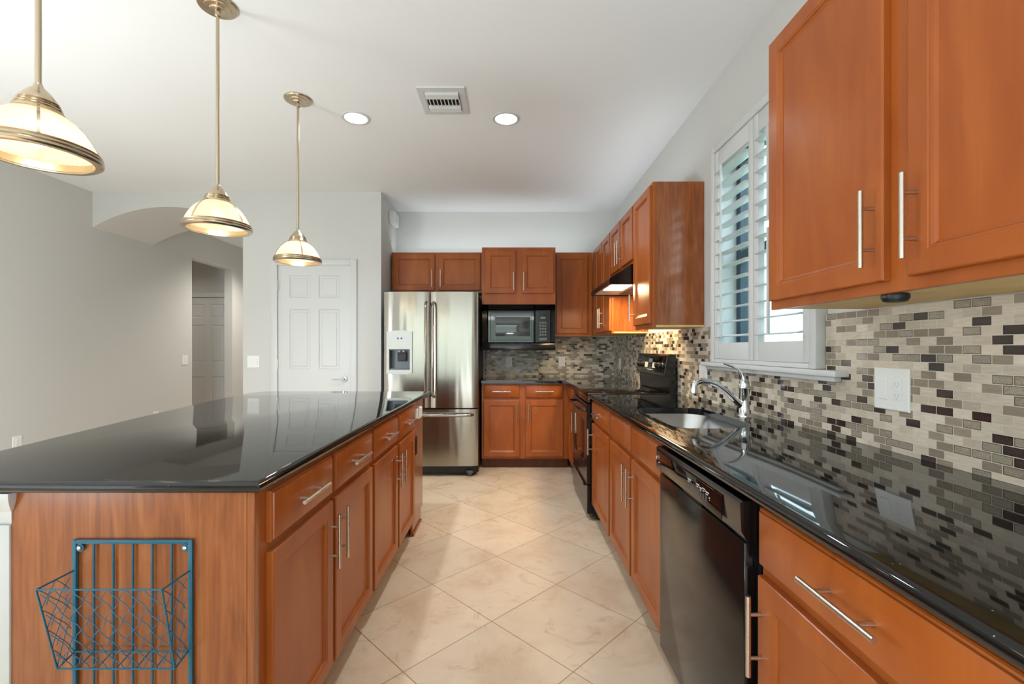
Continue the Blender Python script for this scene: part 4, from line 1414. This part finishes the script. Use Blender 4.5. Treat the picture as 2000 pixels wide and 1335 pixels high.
# ================================================================== PENDANTS
def make_pendant():
    t = thing('pendant_lamp', 'ribbed glass dome pendant nearest the viewer, cut by the left edge', 'pendant lamp', (0, 0, 0), 'pendant lamps in a row over the island')
    g = lambda z: z - CEIL
    build('canopy', B().lathe([(.083, -.0004), (.084, -.006), (.080, -.012), (.058, -.015), (.056, -.020), (.036, -.023), (.033, -.030), (.014, -.034), (.012, -.052), (.008, -.056)], n=36, cap0=True, cap1=True), M['champagne'], t)
    build('rod', B().cyl((0, 0, -.05), (0, 0, g(1.985)), .0075, 14), M['champagne'], t, smooth=60)
    build('cap', B().lathe([(.009, g(2.0)), (.012, g(1.99)), (.030, g(1.972)), (.043, g(1.953)), (.047, g(1.945)), (.045, g(1.943)), (.050, g(1.938)), (.048, g(1.936)), (.053, g(1.930)), (.051, g(1.928)), (.056, g(1.922)), (.056, g(1.917)), (.045, g(1.915))], n=32, cap0=True, cap1=True), M['champagne'], t)
    prof = [(.048, 1.9165), (.066, 1.908), (.084, 1.894), (.100, 1.876), (.114, 1.854), (.124, 1.834), (.130, 1.816)]
    inner = [(r - .003, z - .002) for r, z in reversed(prof)]
    sh_ = build('shade', B().lathe([(r, g(z)) for r, z in prof + inner], n=240, flute=.0016, nf=60), M['shade'], t, smooth=60)
    rim = [(.1275, 1.8155), (.136, 1.817), (.140, 1.814), (.138, 1.811), (.1425, 1.808), (.1425, 1.803), (.140, 1.801), (.143, 1.798), (.143, 1.792), (.138, 1.788), (.122, 1.7875), (.122, 1.790), (.1275, 1.794)]
    build('rim', B().lathe([(r, g(z)) for r, z in rim + rim[:1]], n=64), M['champagne'], t, smooth=40)
    for k in range(4):
        a = k * pi / 2
        b = B()
        lp = []
        for r, z in [(.052, 1.921), (.067, 1.911), (.0855, 1.897), (.1015, 1.878), (.1155, 1.856), (.126, 1.835), (.133, 1.816)]:
            ca, sa = cos(a), sin(a)
            q = Vector((-sa, ca, 0)) * .0035
            p0 = Vector(((r + .0005) * ca, (r + .0005) * sa, g(z)))
            p1 = Vector(((r + .0025) * ca, (r + .0025) * sa, g(z) + .0015))
            lp.append([p0 - q, p0 + q, p1 + q, p1 - q])
        b.loop_loft(lp)
        build('strap', b, M['champagne'], t)
    bu = build('bulb', B().ball((0, 0, g(1.852)), .030, 18, (1, 1, 1.15)), M['bulb'], t)
    build('socket', B().lathe([(.018, g(1.914)), (.018, g(1.884)), (.014, g(1.878))], n=20, cap0=True, cap1=True), M['plate'], t)
    l = bpy.data.lights.new('pendant_glow', 'POINT')
    l.energy, l.color, l.shadow_soft_size = 0.45, (1.0, 0.88, 0.70), 0.034
    o = bpy.data.objects.new('pendant_glow', l)
    COL.objects.link(o)
    o.parent = t
    o.location = (0, 0, g(1.812))
    return t
pd = make_pendant()
pd.location = (-1.355, 1.315, CEIL)
pd.rotation_euler = (0, 0, radians(-44))
dup(pd, (-1.356, 2.122, CEIL), radians(-12), 'middle ribbed glass pendant of the row over the island')
dup(pd, (-1.354, 2.92, CEIL), radians(-55), 'ribbed glass pendant hanging in front of the pantry door')

# ================================================================== WIRE BASKET
YW = 1.140
wb = thing('wire_basket', 'teal wire wall basket on the end of the island', 'basket', (-.94, YW, .30))
xa, xb_, za, zb = -1.088, -.790, .30, .766
b = B()
b.box(xa, xa + .010, YW - .004, YW + .004, za, zb, .0015).box(xb_ - .010, xb_, YW - .004, YW + .004, za, zb, .0015)
b.box(xa + .010, xb_ - .010, YW - .004, YW + .004, zb - .010, zb, .0015).box(xa + .010, xb_ - .010, YW - .004, YW + .004, za, za + .010, .0015)
build('frame', b, M['teal'], wb)
b = B()
for k in range(5):
    x = xa + .0515 + k * .0485
    b.cyl((x, YW, za + .009), (x, YW, zb - .009), .0026, 8)
build('rods', b, M['teal'], wb, smooth=60)
for x in (xa + .018, xb_ - .018):
    tb = build('hanging_tab', B().turn([(.010, -.002), (.010, .002)], (x, YW, zb - .020), (0, -1, 0), 14), M['teal'], wb)
    build('screw', B().turn([(.0055, .0021), (.0050, .005), (.002, .0065)], (x, YW, zb - .020), (0, -1, 0), 12), M['nickel'], tb)
yt, yb_, zt, zbt = 1.047, 1.092, .690, .478
xl, xr = xa + .004, xb_ - .006
A = [Vector((xl, YW - .004, zt)), Vector((xl, yt, zt)), Vector((xr, yt, zt)), Vector((xr, YW - .004, zt))]
C = [Vector((xl + .004, YW - .004, zbt + .012)), Vector((xl + .004, yb_, zbt)), Vector((xr - .004, yb_, zbt)), Vector((xr - .004, YW - .004, zbt + .012))]
b = B()
for L in (A, C):
    for p, q in zip(L, L[1:]):
        b.tube([p, q], .0021, 8)
b.tube([A[1], C[1]], .0021, 8).tube([A[2], C[2]], .0021, 8).tube([C[0], C[3]], .0021, 8)
for k in range(1, 6):
    t_ = k / 6
    b.tube([C[1].lerp(C[2], t_), C[0].lerp(C[3], t_)], .0016, 6)
build('basket_wires', b, M['teal'], wb, smooth=60)
b = B()
def netting(p00, p10, p11, p01, nu, nv):
    """crossed wavy wires woven over a quad"""
    f = lambda s_, t_: (p00.lerp(p10, s_)).lerp(p01.lerp(p11, s_), t_)
    for sg in (1, -1):
        for k in range(-nv, nu + 1):
            pp = []
            for i in range(0, nv * 4 + 1):
                t_ = i / (nv * 4)
                u_ = (k + t_ * nv) / nu
                u_ = u_ if sg > 0 else 1 - u_
                u_ += .014 * sin(i * pi / 2)
                if 0 <= u_ <= 1:
                    pp.append(f(u_, t_))
            if len(pp) > 1:
                b.tube(pp, .0011, 5)
netting(C[1], C[2], A[2], A[1], 7, 4)
netting(C[0], C[1], A[1], A[0], 2, 4)
netting(C[3], C[2], A[2], A[3], 2, 4)
build('wire_netting', b, M['wire'], wb, smooth=60)
